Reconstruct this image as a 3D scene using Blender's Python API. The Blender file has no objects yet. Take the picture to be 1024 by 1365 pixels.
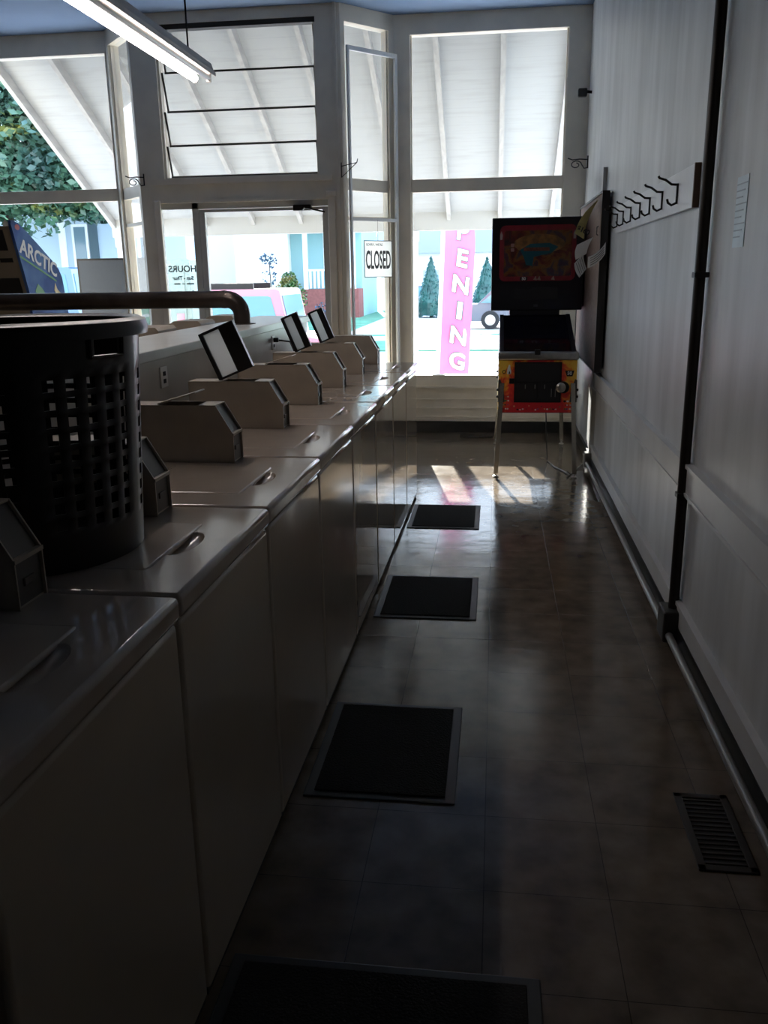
import bpy, bmesh, math, random
from mathutils import Vector, Matrix
S = bpy.context.scene
COL = S.collection
PI = math.pi
random.seed(7)

# ------------------------------------------------------------------ materials
def _nt(name):
    m = bpy.data.materials.new(name); m.use_nodes = True
    nt = m.node_tree; b = nt.nodes['Principled BSDF']
    return m, nt, b

def mat(name, col, rough=.5, metal=0., noise=0., nscale=6., stretch=(1, 1, 1), bump=0., bscale=40., coat=0., rnoise=0., spec=.5, dark=None, bstretch=(1, 1, 1)):
    m, nt, b = _nt(name); N = nt.nodes.new; L = nt.links.new
    b.inputs['Base Color'].default_value = (*col, 1); b.inputs['Roughness'].default_value = rough
    b.inputs['Metallic'].default_value = metal; b.inputs['Coat Weight'].default_value = coat
    b.inputs['Coat Roughness'].default_value = .06; b.inputs['Specular IOR Level'].default_value = spec
    if noise or bump or rnoise:
        tc = N('ShaderNodeTexCoord'); mp = N('ShaderNodeMapping'); L(tc.outputs['Object'], mp.inputs[0]); mp.inputs['Scale'].default_value = stretch
        nz = N('ShaderNodeTexNoise'); nz.inputs['Scale'].default_value = nscale; nz.inputs['Detail'].default_value = 5
        L(mp.outputs[0], nz.inputs['Vector'])
        if noise:
            r = N('ShaderNodeValToRGB'); L(nz.outputs['Fac'], r.inputs[0])
            d = dark or tuple(c * (1 - noise) for c in col)
            r.color_ramp.elements[0].position = .35; r.color_ramp.elements[0].color = (*d, 1)
            r.color_ramp.elements[1].position = .65; r.color_ramp.elements[1].color = (*col, 1)
            L(r.outputs[0], b.inputs['Base Color'])
        if rnoise:
            mr = N('ShaderNodeMapRange'); L(nz.outputs['Fac'], mr.inputs[0])
            mr.inputs['To Min'].default_value = max(0, rough - rnoise); mr.inputs['To Max'].default_value = rough + rnoise
            L(mr.outputs[0], b.inputs['Roughness'])
        if bump:
            mp2 = N('ShaderNodeMapping'); L(tc.outputs['Object'], mp2.inputs[0]); mp2.inputs['Scale'].default_value = bstretch
            n2 = N('ShaderNodeTexNoise'); n2.inputs['Scale'].default_value = bscale; n2.inputs['Detail'].default_value = 2
            L(mp2.outputs[0], n2.inputs['Vector'])
            bp = N('ShaderNodeBump'); bp.inputs['Strength'].default_value = 1; bp.inputs['Distance'].default_value = bump
            L(n2.outputs['Fac'], bp.inputs['Height']); L(bp.outputs[0], b.inputs['Normal'])
    return m

def emit(name, col, s):
    m, nt, b = _nt(name)
    b.inputs['Base Color'].default_value = (*col, 1); b.inputs['Emission Color'].default_value = (*col, 1); b.inputs['Emission Strength'].default_value = s
    return m

def glass(name, tint=(.95, .98, 1.), ior=1.45):
    m = bpy.data.materials.new(name); m.use_nodes = True; nt = m.node_tree; N = nt.nodes.new; L = nt.links.new
    for n in list(nt.nodes): nt.nodes.remove(n)
    o = N('ShaderNodeOutputMaterial'); mx = N('ShaderNodeMixShader'); t = N('ShaderNodeBsdfTransparent'); g = N('ShaderNodeBsdfGlossy'); f = N('ShaderNodeFresnel')
    f.inputs['IOR'].default_value = ior; t.inputs[0].default_value = (*tint, 1); g.inputs['Roughness'].default_value = .02
    ge = N('ShaderNodeNewGeometry'); iv = N('ShaderNodeMath'); iv.operation = 'SUBTRACT'; iv.inputs[0].default_value = 1; L(ge.outputs['Backfacing'], iv.inputs[1])
    ml = N('ShaderNodeMath'); ml.operation = 'MULTIPLY'; L(f.outputs[0], ml.inputs[0]); L(iv.outputs[0], ml.inputs[1])  # the two faces of a thin pane reflect once
    L(ml.outputs[0], mx.inputs[0]); L(t.outputs[0], mx.inputs[1]); L(g.outputs[0], mx.inputs[2]); L(mx.outputs[0], o.inputs[0])
    return m

def floor_mat():
    m, nt, b = _nt('vinyl_tile'); b.inputs['Specular IOR Level'].default_value = .25; N = nt.nodes.new; L = nt.links.new
    tc = N('ShaderNodeTexCoord')
    br = N('ShaderNodeTexBrick'); br.offset = 0; br.inputs['Scale'].default_value = 1
    br.inputs['Brick Width'].default_value = .305; br.inputs['Row Height'].default_value = .305
    br.inputs['Mortar Size'].default_value = .0012; br.inputs['Mortar Smooth'].default_value = .2
    br.inputs['Color1'].default_value = (.175, .138, .100, 1); br.inputs['Color2'].default_value = (.150, .117, .085, 1); br.inputs['Mortar'].default_value = (.06, .048, .037, 1)
    mp = N('ShaderNodeMapping'); mp.inputs['Location'].default_value = (.003, .02, 0); L(tc.outputs['Object'], mp.inputs[0]); L(mp.outputs[0], br.inputs['Vector'])
    nz = N('ShaderNodeTexNoise'); nz.inputs['Scale'].default_value = 9; nz.inputs['Detail'].default_value = 8; L(tc.outputs['Object'], nz.inputs['Vector'])
    rp = N('ShaderNodeValToRGB'); rp.color_ramp.elements[0].position = .3; rp.color_ramp.elements[0].color = (.5, .48, .46, 1); rp.color_ramp.elements[1].position = .7; rp.color_ramp.elements[1].color = (1, 1, 1, 1)
    L(nz.outputs['Fac'], rp.inputs[0])
    mu = N('ShaderNodeMixRGB'); mu.blend_type = 'MULTIPLY'; mu.inputs[0].default_value = 1; L(br.outputs['Color'], mu.inputs[1]); L(rp.outputs[0], mu.inputs[2])
    L(mu.outputs[0], b.inputs['Base Color'])
    n2 = N('ShaderNodeTexNoise'); n2.inputs['Scale'].default_value = 4; n2.inputs['Detail'].default_value = 4; L(tc.outputs['Object'], n2.inputs['Vector'])
    mr = N('ShaderNodeMapRange'); mr.inputs['To Min'].default_value = .07; mr.inputs['To Max'].default_value = .2; L(n2.outputs['Fac'], mr.inputs[0]); L(mr.outputs[0], b.inputs['Roughness'])
    n3 = N('ShaderNodeTexNoise'); n3.inputs['Scale'].default_value = 7; n3.inputs['Detail'].default_value = 3; L(tc.outputs['Object'], n3.inputs['Vector'])
    ad = N('ShaderNodeMath'); ad.operation = 'MULTIPLY_ADD'; L(br.outputs['Fac'], ad.inputs[0]); ad.inputs[1].default_value = -.12; L(n3.outputs['Fac'], ad.inputs[2])
    bp = N('ShaderNodeBump'); bp.inputs['Distance'].default_value = .0016; bp.inputs['Strength'].default_value = 1; L(ad.outputs[0], bp.inputs['Height']); L(bp.outputs[0], b.inputs['Normal'])
    return m

def wall_mat(name, col, streak=.3):
    m, nt, b = _nt(name); N = nt.nodes.new; L = nt.links.new
    tc = N('ShaderNodeTexCoord')
    mp = N('ShaderNodeMapping'); mp.inputs['Scale'].default_value = (1, 2.6, .45); L(tc.outputs['Object'], mp.inputs[0])
    nz = N('ShaderNodeTexNoise'); nz.inputs['Scale'].default_value = 2.2; nz.inputs['Detail'].default_value = 4; L(mp.outputs[0], nz.inputs['Vector'])
    n2 = N('ShaderNodeTexNoise'); n2.inputs['Scale'].default_value = 1.3; n2.inputs['Detail'].default_value = 5; L(tc.outputs['Object'], n2.inputs['Vector'])
    mm = N('ShaderNodeMath'); mm.operation = 'MULTIPLY_ADD'; L(nz.outputs['Fac'], mm.inputs[0]); mm.inputs[1].default_value = .65; 
    m3 = N('ShaderNodeMath'); m3.operation = 'MULTIPLY'; L(n2.outputs['Fac'], m3.inputs[0]); m3.inputs[1].default_value = .35; L(m3.outputs[0], mm.inputs[2])
    rp = N('ShaderNodeValToRGB'); L(mm.outputs[0], rp.inputs[0])
    rp.color_ramp.elements[0].position = .36; rp.color_ramp.elements[0].color = (*[c * (1 - streak) for c in col], 1)
    rp.color_ramp.elements[1].position = .62; rp.color_ramp.elements[1].color = (*col, 1)
    L(rp.outputs[0], b.inputs['Base Color'])
    mr = N('ShaderNodeMapRange'); mr.inputs['To Min'].default_value = .48; mr.inputs['To Max'].default_value = .3; L(mm.outputs[0], mr.inputs[0]); L(mr.outputs[0], b.inputs['Roughness'])
    bp = N('ShaderNodeBump'); bp.inputs['Distance'].default_value = .002; L(n2.outputs['Fac'], bp.inputs['Height']); L(bp.outputs[0], b.inputs['Normal'])
    return m

def board_mat(name, col, axis_scale=9., gap=.86):
    """painted boards running along X, joints every 1/axis_scale m along the slope"""
    m, nt, b = _nt(name); N = nt.nodes.new; L = nt.links.new
    tc = N('ShaderNodeTexCoord'); sp = N('ShaderNodeSeparateXYZ'); L(tc.outputs['Object'], sp.inputs[0])
    a = N('ShaderNodeMath'); a.operation = 'MULTIPLY'; L(sp.outputs['Y'], a.inputs[0]); a.inputs[1].default_value = axis_scale
    fr = N('ShaderNodeMath'); fr.operation = 'FRACT'; L(a.outputs[0], fr.inputs[0])
    rp = N('ShaderNodeValToRGB'); rp.color_ramp.elements[0].color = (*[c * gap for c in col], 1); rp.color_ramp.elements[1].position = .05; rp.color_ramp.elements[1].color = (*col, 1)
    L(fr.outputs[0], rp.inputs[0])
    mp = N('ShaderNodeMapping'); mp.inputs['Scale'].default_value = (.7, 5, 5); L(tc.outputs['Object'], mp.inputs[0])
    nz = N('ShaderNodeTexNoise'); nz.inputs['Scale'].default_value = 3; nz.inputs['Detail'].default_value = 6; L(mp.outputs[0], nz.inputs['Vector'])
    r2 = N('ShaderNodeValToRGB'); r2.color_ramp.elements[0].position = .3; r2.color_ramp.elements[0].color = (.90, .90, .89, 1); r2.color_ramp.elements[1].position = .5; r2.color_ramp.elements[1].color = (1, 1, 1, 1); L(nz.outputs['Fac'], r2.inputs[0])
    mu = N('ShaderNodeMixRGB'); mu.blend_type = 'MULTIPLY'; mu.inputs[0].default_value = 1; L(rp.outputs[0], mu.inputs[1]); L(r2.outputs[0], mu.inputs[2]); L(mu.outputs[0], b.inputs['Base Color'])
    b.inputs['Roughness'].default_value = .6
    return m

def flame_mat():
    m, nt, b = _nt('flame_print'); N = nt.nodes.new; L = nt.links.new
    tc = N('ShaderNodeTexCoord'); nz = N('ShaderNodeTexNoise'); nz.inputs['Scale'].default_value = 16; nz.inputs['Detail'].default_value = 2; nz.inputs['Distortion'].default_value = 1.2
    L(tc.outputs['Object'], nz.inputs['Vector'])
    sp = N('ShaderNodeSeparateXYZ'); L(tc.outputs['Object'], sp.inputs[0])
    # more yellow towards the two side edges of the panel, red along its bottom edge
    ab = N('ShaderNodeMath'); ab.operation = 'ABSOLUTE'; L(sp.outputs['X'], ab.inputs[0])
    m1 = N('ShaderNodeMath'); m1.operation = 'MULTIPLY_ADD'; L(ab.outputs[0], m1.inputs[0]); m1.inputs[1].default_value = 2.6; m1.inputs[2].default_value = -.52
    m2 = N('ShaderNodeMath'); m2.operation = 'MULTIPLY_ADD'; L(sp.outputs['Z'], m2.inputs[0]); m2.inputs[1].default_value = 1.2; L(m1.outputs[0], m2.inputs[2])
    m3 = N('ShaderNodeMath'); m3.operation = 'ADD'; L(m2.outputs[0], m3.inputs[0]); L(nz.outputs['Fac'], m3.inputs[1])
    rp = N('ShaderNodeValToRGB'); L(m3.outputs[0], rp.inputs[0]); e = rp.color_ramp.elements
    e[0].position = .3; e[0].color = (.55, .02, .03, 1); e[1].position = .86; e[1].color = (.9, .58, .08, 1)
    k = e.new(.5); k.color = (.72, .06, .03, 1); k = e.new(.62); k.color = (.85, .25, .03, 1); k = e.new(.72); k.color = (.88, .45, .05, 1)
    L(rp.outputs[0], b.inputs['Base Color']); b.inputs['Roughness'].default_value = .35
    return m

def art_mat(name, cols, scale, seed=0., rough=.25):
    m, nt, b = _nt(name); N = nt.nodes.new; L = nt.links.new
    tc = N('ShaderNodeTexCoord'); mp = N('ShaderNodeMapping'); mp.inputs['Location'].default_value = (seed, seed, 0); L(tc.outputs['Object'], mp.inputs[0])
    nz = N('ShaderNodeTexNoise'); nz.inputs['Scale'].default_value = scale; nz.inputs['Detail'].default_value = 4; nz.inputs['Distortion'].default_value = .6; L(mp.outputs[0], nz.inputs['Vector'])
    rp = N('ShaderNodeValToRGB'); L(nz.outputs['Fac'], rp.inputs[0]); e = rp.color_ramp.elements
    e[0].position = .3; e[0].color = (*cols[0], 1); e[1].position = .7; e[1].color = (*cols[-1], 1)
    for i, c in enumerate(cols[1:-1]):
        k = e.new(.3 + .4 * (i + 1) / (len(cols) - 1)); k.color = (*c, 1)
    L(rp.outputs[0], b.inputs['Base Color']); b.inputs['Roughness'].default_value = rough
    return m

M = dict(
    floor=floor_mat(), wall=wall_mat('wall_paint', (.57, .58, .58)), trimr=mat('trim_paint', (.57, .57, .56), .4, noise=.15, nscale=3),
    front=mat('front_paint', (.86, .79, .67), .5, noise=.12, nscale=4, bump=.001, bscale=8),
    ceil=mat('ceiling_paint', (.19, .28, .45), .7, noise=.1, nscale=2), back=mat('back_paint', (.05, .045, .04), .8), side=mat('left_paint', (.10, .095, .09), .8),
    base=mat('black_vinyl', (.012, .012, .013), .35), alu=mat('painted_metal', (.55, .55, .53), .4), darkm=mat('dark_metal', (.02, .018, .017), .35, .6),
    white=mat('white_paint', (.74, .75, .76), .5), glass=glass('window_glass'), 
    enamel=mat('almond_enamel', (.46, .385, .30), .09, noise=.06, nscale=3, bump=.0032, bscale=2.6, coat=.5, rnoise=.02),
    enameltop=mat('almond_enamel_top', (.45, .37, .30), .15, noise=.08, nscale=7, bump=.0010, bscale=7, coat=.3, rnoise=.05),
    boxm=mat('coin_box_paint', (.44, .375, .30), .42, noise=.15, nscale=8), boxd=mat('coin_panel', (.10, .09, .08), .4, .4),
    chrome=mat('chrome', (.8, .78, .74), .12, 1.), steel=mat('worn_steel', (.45, .43, .40), .3, .9, noise=.2, nscale=20),
    blackp=mat('black_plastic', (.008, .008, .009), .28), rubber=mat('mat_rubber', (.016, .015, .014), .55), 
    carpet=mat('mat_carpet', (.010, .009, .008), 1.0, noise=.5, nscale=160, bump=.004, bscale=160),
    void=mat('dark_recess', (.006, .006, .006), .8), divider=mat('divider_paint', (.42, .40, .36), .35, noise=.2, nscale=4),
    slab=mat('slab_paint', (.60, .60, .57), .3, noise=.12, nscale=5), pipe=mat('brown_pipe', (.06, .046, .038), .33, .55, noise=.4, nscale=9, bump=.001, bscale=30),
    trans=mat('white_panel', (.85, .85, .84), .4), flame=flame_mat(), 
    art=art_mat('backglass_art', [(.03, .02, .02), (.12, .022, .02), (.20, .09, .025), (.05, .04, .06), (.10, .02, .03)], 10.),
    redtrim=mat('red_print', (.26, .014, .026), .3, noise=.3, nscale=20), bglass=mat('black_glass', (.006, .006, .01), .06), navy=mat('navy_panel', (.008, .008, .014), .3),
    display=mat('display_glass', (.03, .03, .034), .15), tube=emit('lit_tube', (1, .90, .84), 33.), deadtube=mat('tube_glass', (.8, .74, .74), .2),
    fixture=mat('fixture_enamel', (.55, .52, .5), .4), wood=mat('brown_wood', (.13, .075, .05), .5, noise=.3, nscale=4, stretch=(1, 1, 8)), cork=mat('cork', (.24, .155, .12), .7, noise=.3, nscale=40),
    corkedge=mat('board_edge', (.012, .010, .009), .5), paper=mat('paper', (.72, .72, .70), .7), yellow=mat('yellow_paper', (.62, .58, .24), .7), ink=mat('ink', (.012, .012, .015), .6),
    iron=mat('black_iron', (.015, .014, .014), .45, .5), rack=mat('rack_paint', (.66, .67, .69), .38, noise=.1, nscale=5),
    plank=board_mat('soffit_boards', (.375, .385, .395)), rafter=mat('rafter_paint', (.41, .40, .39), .55, noise=.2, nscale=3, stretch=(6, .8, 6)), 
    legm=mat('leg_metal', (.62, .58, .51), .24, .82),
    beamp=mat('beam_paint', (.47, .47, .46), .6, noise=.06, nscale=2), conduitp=mat('conduit_paint', (.22, .21, .20), .3, .4),
    concrete=mat('concrete', (.62, .61, .58), .9, noise=.12, nscale=1.5), asphalt=mat('asphalt', (.55, .55, .55), .9, noise=.12, nscale=2), grass=mat('lawn', (.09, .30, .18), .9, noise=.35, nscale=1.2),
    siding=mat('white_siding', (.85, .85, .84), .6), siding2=mat('blue_siding', (.45, .55, .66), .6), brick=mat('red_brick', (.30, .10, .09), .8, noise=.2, nscale=8), roofm=mat('shingle', (.25, .27, .30), .9), 
    hglass=mat('far_window', (.16, .24, .30), .1), shutter=mat('shutter', (.06, .10, .13), .6), teal=mat('teal_paint', (.30, .52, .55), .6),
    leaf=art_mat('leaves', [(.03, .065, .06), (.05, .11, .085), (.08, .17, .10), (.45, .42, .08)], .55), sunlit_leaf2=art_mat('sunlit_bush_leaves', [(.02, .07, .03), (.06, .14, .04), (.45, .30, .10)], 1.2),  # yellow and orange ends of these leaf ramps paint in sunlit foliage
    conif=art_mat('conifer', [(.01, .06, .055), (.03, .13, .11)], 2.), shrub=art_mat('shrub_leaf', [(.04, .07, .14), (.06, .12, .18)], 2.), bark=mat('bark', (.09, .06, .045), .9),
    carred=mat('red_car', (.50, .17, .22), .2, coat=.6), cargrey=mat('grey_car', (.09, .10, .13), .2, coat=.6), carblue=mat('blue_car', (.08, .18, .34), .2, coat=.6), tyre=mat('tyre', (.015, .015, .015), .8), carglass=mat('car_glass', (.10, .24, .27), .05), taill=mat('tail_light', (.6, .02, .04), .3),
    pink=mat('flag_pink', (.85, .17, .36), .6, noise=.2, nscale=1.4), flagw=mat('flag_white', (.85, .85, .85), .6), blueart=art_mat('cabinet_art', [(.01, .035, .13), (.025, .08, .27), (.10, .22, .42)], 2.4, 1.3, .75),
    beige=mat('beige_case', (.22, .18, .13), .5), greyb=mat('grey_board', (.034, .041, .052), .6, noise=.06, nscale=30), green=mat('green_print', (.05, .22, .06), .5), redp=mat('red_spot', (.3, .02, .03), .4),
    utility=mat('utility_green', (.25, .32, .29), .6, noise=.1, nscale=6), decal=mat('grey_decal', (.10, .13, .15), .6), skin=mat('badge_gold', (.6, .45, .2), .4), bluebadge=mat('badge_blue', (.05, .08, .3), .4), vent=mat('brown_vent', (.035, .028, .022), .5, .4),
)

def trans_mat():
    m = bpy.data.materials.new('translucent_white'); m.use_nodes = True; nt = m.node_tree; N = nt.nodes.new; L = nt.links.new
    b = nt.nodes['Principled BSDF']; o = nt.nodes['Material Output']; tr = N('ShaderNodeBsdfTranslucent'); tr.inputs[0].default_value = (.9, .9, .88, 1); mx = N('ShaderNodeMixShader'); mx.inputs[0].default_value = .93
    b.inputs['Base Color'].default_value = (.85, .85, .83, 1); L(b.outputs[0], mx.inputs[1]); L(tr.outputs[0], mx.inputs[2]); L(mx.outputs[0], o.inputs[0]); return m
M['traym'] = trans_mat()

# ------------------------------------------------------------------ mesh builder
class MB:
    def __init__(s): s.bm = bmesh.new()
    def _mv(s, vs, mtx):
        if mtx is not None: bmesh.ops.transform(s.bm, matrix=mtx, verts=vs)
    def box(s, x0, x1, y0, y1, z0, z1, bev=0., seg=2, mtx=None):
        r = bmesh.ops.create_cube(s.bm, size=1)['verts']
        for v in r: v.co = Vector(((x0 + x1) / 2 + v.co.x * (x1 - x0), (y0 + y1) / 2 + v.co.y * (y1 - y0), (z0 + z1) / 2 + v.co.z * (z1 - z0)))
        if bev:
            es = list({e for v in r for e in v.link_edges})
            q = bmesh.ops.bevel(s.bm, geom=es, offset=bev, segments=seg, profile=.5, affect='EDGES')
            r = list({v for f in q['faces'] for v in f.verts} | {v for v in r if v.is_valid})
        s._mv(r, mtx); return s
    def prism(s, pts, axis, a, b, mtx=None):
        """polygon pts in the two other axes (order xyz), extruded along axis from a to b"""
        def P(p, t):
            if axis == 'x': return Vector((t, p[0], p[1]))
            if axis == 'y': return Vector((p[0], t, p[1]))
            return Vector((p[0], p[1], t))
        A = [s.bm.verts.new(P(p, a)) for p in pts]; B = [s.bm.verts.new(P(p, b)) for p in pts]
        fs = [s.bm.faces.new(A), s.bm.faces.new(B[::-1])]
        n = len(pts)
        for i in range(n): fs.append(s.bm.faces.new((A[i], B[i], B[(i + 1) % n], A[(i + 1) % n])))
        bmesh.ops.recalc_face_normals(s.bm, faces=fs)
        s._mv(A + B, mtx); return s
    def tube(s, path, r, seg=10, cap=True, mtx=None):
        path = [Vector(p) for p in path]; n = len(path); rings = []; up = None
        rs = r if isinstance(r, (list, tuple)) else [r] * n
        for i, p in enumerate(path):
            t = ((path[min(i + 1, n - 1)] - p).normalized() + (p - path[max(i - 1, 0)]).normalized()).normalized()
            if up is None: up = t.orthogonal().normalized()
            up = (up - t * up.dot(t)).normalized(); sd = t.cross(up)
            rings.append([s.bm.verts.new(p + (up * math.cos(2 * PI * k / seg) + sd * math.sin(2 * PI * k / seg)) * rs[i]) for k in range(seg)])
        for a, b in zip(rings, rings[1:]):
            for k in range(seg): s.bm.faces.new((a[k], a[(k + 1) % seg], b[(k + 1) % seg], b[k]))
        if cap: s.bm.faces.new(rings[0][::-1]); s.bm.faces.new(rings[-1])
        s._mv([v for q in rings for v in q], mtx); return s
    def lathe(s, prof, c=(0, 0, 0), seg=24, mtx=None):
        rings = []
        for r, z in prof: rings.append([s.bm.verts.new((c[0] + r * math.cos(2 * PI * k / seg), c[1] + r * math.sin(2 * PI * k / seg), c[2] + z)) for k in range(seg)])
        for a, b in zip(rings, rings[1:]):
            for k in range(seg): s.bm.faces.new((a[k], a[(k + 1) % seg], b[(k + 1) % seg], b[k]))
        s.bm.faces.new(rings[0][::-1]); s.bm.faces.new(rings[-1])
        s._mv([v for q in rings for v in q], mtx); return s
    def ball(s, c, r, sub=2, sc=(1, 1, 1)):
        q = bmesh.ops.create_icosphere(s.bm, subdivisions=sub, radius=r)['verts']
        for v in q: v.co = Vector((c[0] + v.co.x * sc[0], c[1] + v.co.y * sc[1], c[2] + v.co.z * sc[2]))
        return s
    def sheet(s, grid, th=.0006):
        """grid[i][j] of points -> thin closed sheet"""
        R = len(grid); Cn = len(grid[0])
        g = [[Vector(p) for p in row] for row in grid]
        nrm = (g[-1][0] - g[0][0]).cross(g[0][-1] - g[0][0]).normalized() * th
        A = [[s.bm.verts.new(p) for p in row] for row in g]; B = [[s.bm.verts.new(p + nrm) for p in row] for row in g]
        for i in range(R - 1):
            for j in range(Cn - 1):
                s.bm.faces.new((A[i][j], A[i][j + 1], A[i + 1][j + 1], A[i + 1][j])); s.bm.faces.new((B[i][j], B[i + 1][j], B[i + 1][j + 1], B[i][j + 1]))
        loop = [(0, j) for j in range(Cn)] + [(i, Cn - 1) for i in range(1, R)] + [(R - 1, j) for j in range(Cn - 2, -1, -1)] + [(i, 0) for i in range(R - 2, 0, -1)]
        for (a, b), (c, d) in zip(loop, loop[1:] + loop[:1]): s.bm.faces.new((A[a][b], B[a][b], B[c][d], A[c][d]))
        return s
    def build(s, name, m, parent=None, smooth=0., loc=None, flat=0.):
        me = bpy.data.meshes.new(name); s.bm.normal_update(); s.bm.to_mesh(me); s.bm.free()
        me.materials.append(m)
        if smooth:
            me.shade_smooth() if hasattr(me, 'shade_smooth') else None
            try: me.set_sharp_from_angle(angle=math.radians(smooth))
            except Exception: pass
            if flat:
                for p in me.polygons:
                    if p.area > flat: p.use_smooth = False
        o = bpy.data.objects.new(name, me); COL.objects.link(o)
        if parent is not None: o.parent = parent
        if loc is not None: o.location = loc
        return o

def tag(o, label=None, cat=None, group=None, kind=None):
    if label: o['label'] = label
    if cat: o['category'] = cat
    if group: o['group'] = group
    if kind: o['kind'] = kind
    return o
def thing(name, label, cat, loc=(0, 0, 0), rz=0., group=None):
    o = bpy.data.objects.new(name, None); o.empty_display_size = .1; COL.objects.link(o); o.location = loc; o.rotation_euler = (0, 0, rz)
    return tag(o, label, cat, group)
def struct(o): o['kind'] = 'structure'; return o
def copy_tree(o, parent=None):
    c = o.copy(); COL.objects.link(c)
    if parent is not None: c.parent = parent
    for ch in list(o.children): copy_tree(ch, c)
    return c
def textmb(body, size, ext=.001, align='CENTER', sx=1., bold=0.):
    cu = bpy.data.curves.new('lettering', 'FONT'); cu.body = body; cu.size = size; cu.extrude = ext; cu.align_x = align; cu.align_y = 'CENTER'; cu.offset = bold
    cu.resolution_u = 3
    o = bpy.data.objects.new('lettering', cu); COL.objects.link(o)
    dg = bpy.context.evaluated_depsgraph_get(); dg.update()
    me = bpy.data.meshes.new_from_object(o.evaluated_get(dg)); bpy.data.objects.remove(o); bpy.data.curves.remove(cu)
    b = MB(); b.bm.from_mesh(me); bpy.data.meshes.remove(me)
    if sx != 1: bmesh.ops.scale(b.bm, vec=(sx, 1, 1), verts=b.bm.verts)
    return b
def xf(b, mtx): bmesh.ops.transform(b.bm, matrix=mtx, verts=b.bm.verts); return b
def frame_mtx(o, ex, ey):
    ex = Vector(ex).normalized(); ey = Vector(ey).normalized(); ez = ex.cross(ey)
    m = Matrix.Identity(4)
    for i in range(3): m[i][0] = ex[i]; m[i][1] = ey[i]; m[i][2] = ez[i]; m[i][3] = o[i]
    return m

# ------------------------------------------------------------------ room shell
XR, XL, YB, ZC = .765, -5.27, -4.2, 3.65
YF, YD = 8.24, 7.80
b = MB(); b.prism([(XL, YB), (XR, YB), (XR, YF + .1), (-.93, YF + .1), (-1.33, YD + .1), (-3.17, YD + .1), (-3.57, YF + .1), (XL, YF + .1)], 'z', -.12, 0); struct(b.build('floor', M['floor']))
b = MB(); b.box(XL - .1, XR + .1, YB - .1, YF + .12, ZC, ZC + .12); struct(b.build('ceiling', M['ceil']))
b = MB(); b.box(XR, XR + .15, YB, YF + .1, -.12, ZC); struct(b.build('wall_right', M['wall']))
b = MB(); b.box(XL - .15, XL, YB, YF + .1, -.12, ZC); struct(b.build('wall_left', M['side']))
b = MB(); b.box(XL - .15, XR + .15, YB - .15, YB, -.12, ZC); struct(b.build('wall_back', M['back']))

# front wall: window plane, angled returns, recessed door wall
T = .10
def ang(A, B, t, off=0.):
    """point on the angled return: t along A->B, off metres towards the room"""
    d = Vector((B[0] - A[0], B[1] - A[1])); n = Vector((d.y, -d.x)).normalized()
    if n.y > 0: n = -n
    p = Vector(A) + d * t + n * off
    return p
RA, RB = (-1.33, YD), (-.93, YF)      # right return: door wall -> window plane
LA, LB = (-3.17, YD), (-3.57, YF)     # left return
def abox(b, A, B, t0, t1, o0, o1, z0, z1):
    pts = [ang(A, B, t0, o0), ang(A, B, t1, o0), ang(A, B, t1, o1), ang(A, B, t0, o1)]
    return b.prism([(p.x, p.y) for p in pts], 'z', z0, z1)
b = MB()
# right window plane
b.box(-.93, -.787, YF, YF + T, 0, ZC); b.box(.575, XR, YF, YF + T, 0, ZC)
b.box(-.787, .575, YF, YF + T, 3.49, ZC); b.box(-.787, .575, YF, YF + T, 0, .44)
# left window plane
b.box(XL, -4.95, YF, YF + T, 0, ZC); b.box(-3.585, -3.57, YF, YF + T, 0, ZC)
b.box(-4.95, -3.585, YF, YF + T, 3.467, ZC); b.box(-4.95, -3.585, YF, YF + T, 0, .44)
# door wall piers and header
b.box(-3.17, -3.04, YD, YD + T, 0, ZC); b.box(-1.45, -1.33, YD, YD + T, 0, ZC)
b.box(-3.04, -2.94, YD, YD + T, 2.13, ZC); b.box(-1.54, -1.45, YD, YD + T, 2.13, ZC)
b.box(-2.94, -1.54, YD, YD + T, 3.56, ZC); b.box(-2.94, -1.54, YD, YD + T, 2.13, 2.32)
for A, B in ((RA, RB), (LA, LB)):
    abox(b, A, B, 0, 1, -T, 0, 3.52, ZC); abox(b, A, B, 0, 1, -T, 0, 0, .5)
    abox(b, A, B, 0, .08, -T, 0, .5, 3.52); abox(b, A, B, .9, 1, -T, 0, .5, 3.52)
struct(b.build('wall_front', M['front']))
# mouldings of the front wall
b = MB()
b.box(-.80, .60, YF - .03, YF, .425, .45); b.box(-.93, XR, YF - .012, YF, .31, .325); b.box(-.93, XR, YF - .012, YF, .225, .24)
b.box(-.93, XR, YF - .012, YF, .135, .15); b.box(-.93, XR, YF - .016, YF, .11, .13)
struct(b.build('trim_1', M['front']))
b = MB(); b.box(-3.06, -1.43, YD - .03, YD, 2.28, 2.325); b.box(-3.04, -1.45, YD - .016, YD, 2.125, 2.15)
b.box(-1.47, -1.405, YD - .03, YD, 0, 2.15, .008); b.box(-1.485, -1.39, YD - .04, YD, 2.15, 2.19, .008)
b.box(-1.385, -1.36, YD - .02, YD, 0, ZC); b.box(-3.05, -2.99, YD - .03, YD, 0, 2.15, .008)
struct(b.build('trim_2', M['front']))
b = MB(); b.box(-.93, XR - .02, YF - .022, YF, 0, .105); struct(b.build('baseboard_front', M['base']))
b = MB(); b.box(XR - .02, XR, YB, YF, 0, .10); struct(b.build('baseboard_right', M['base']))
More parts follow.
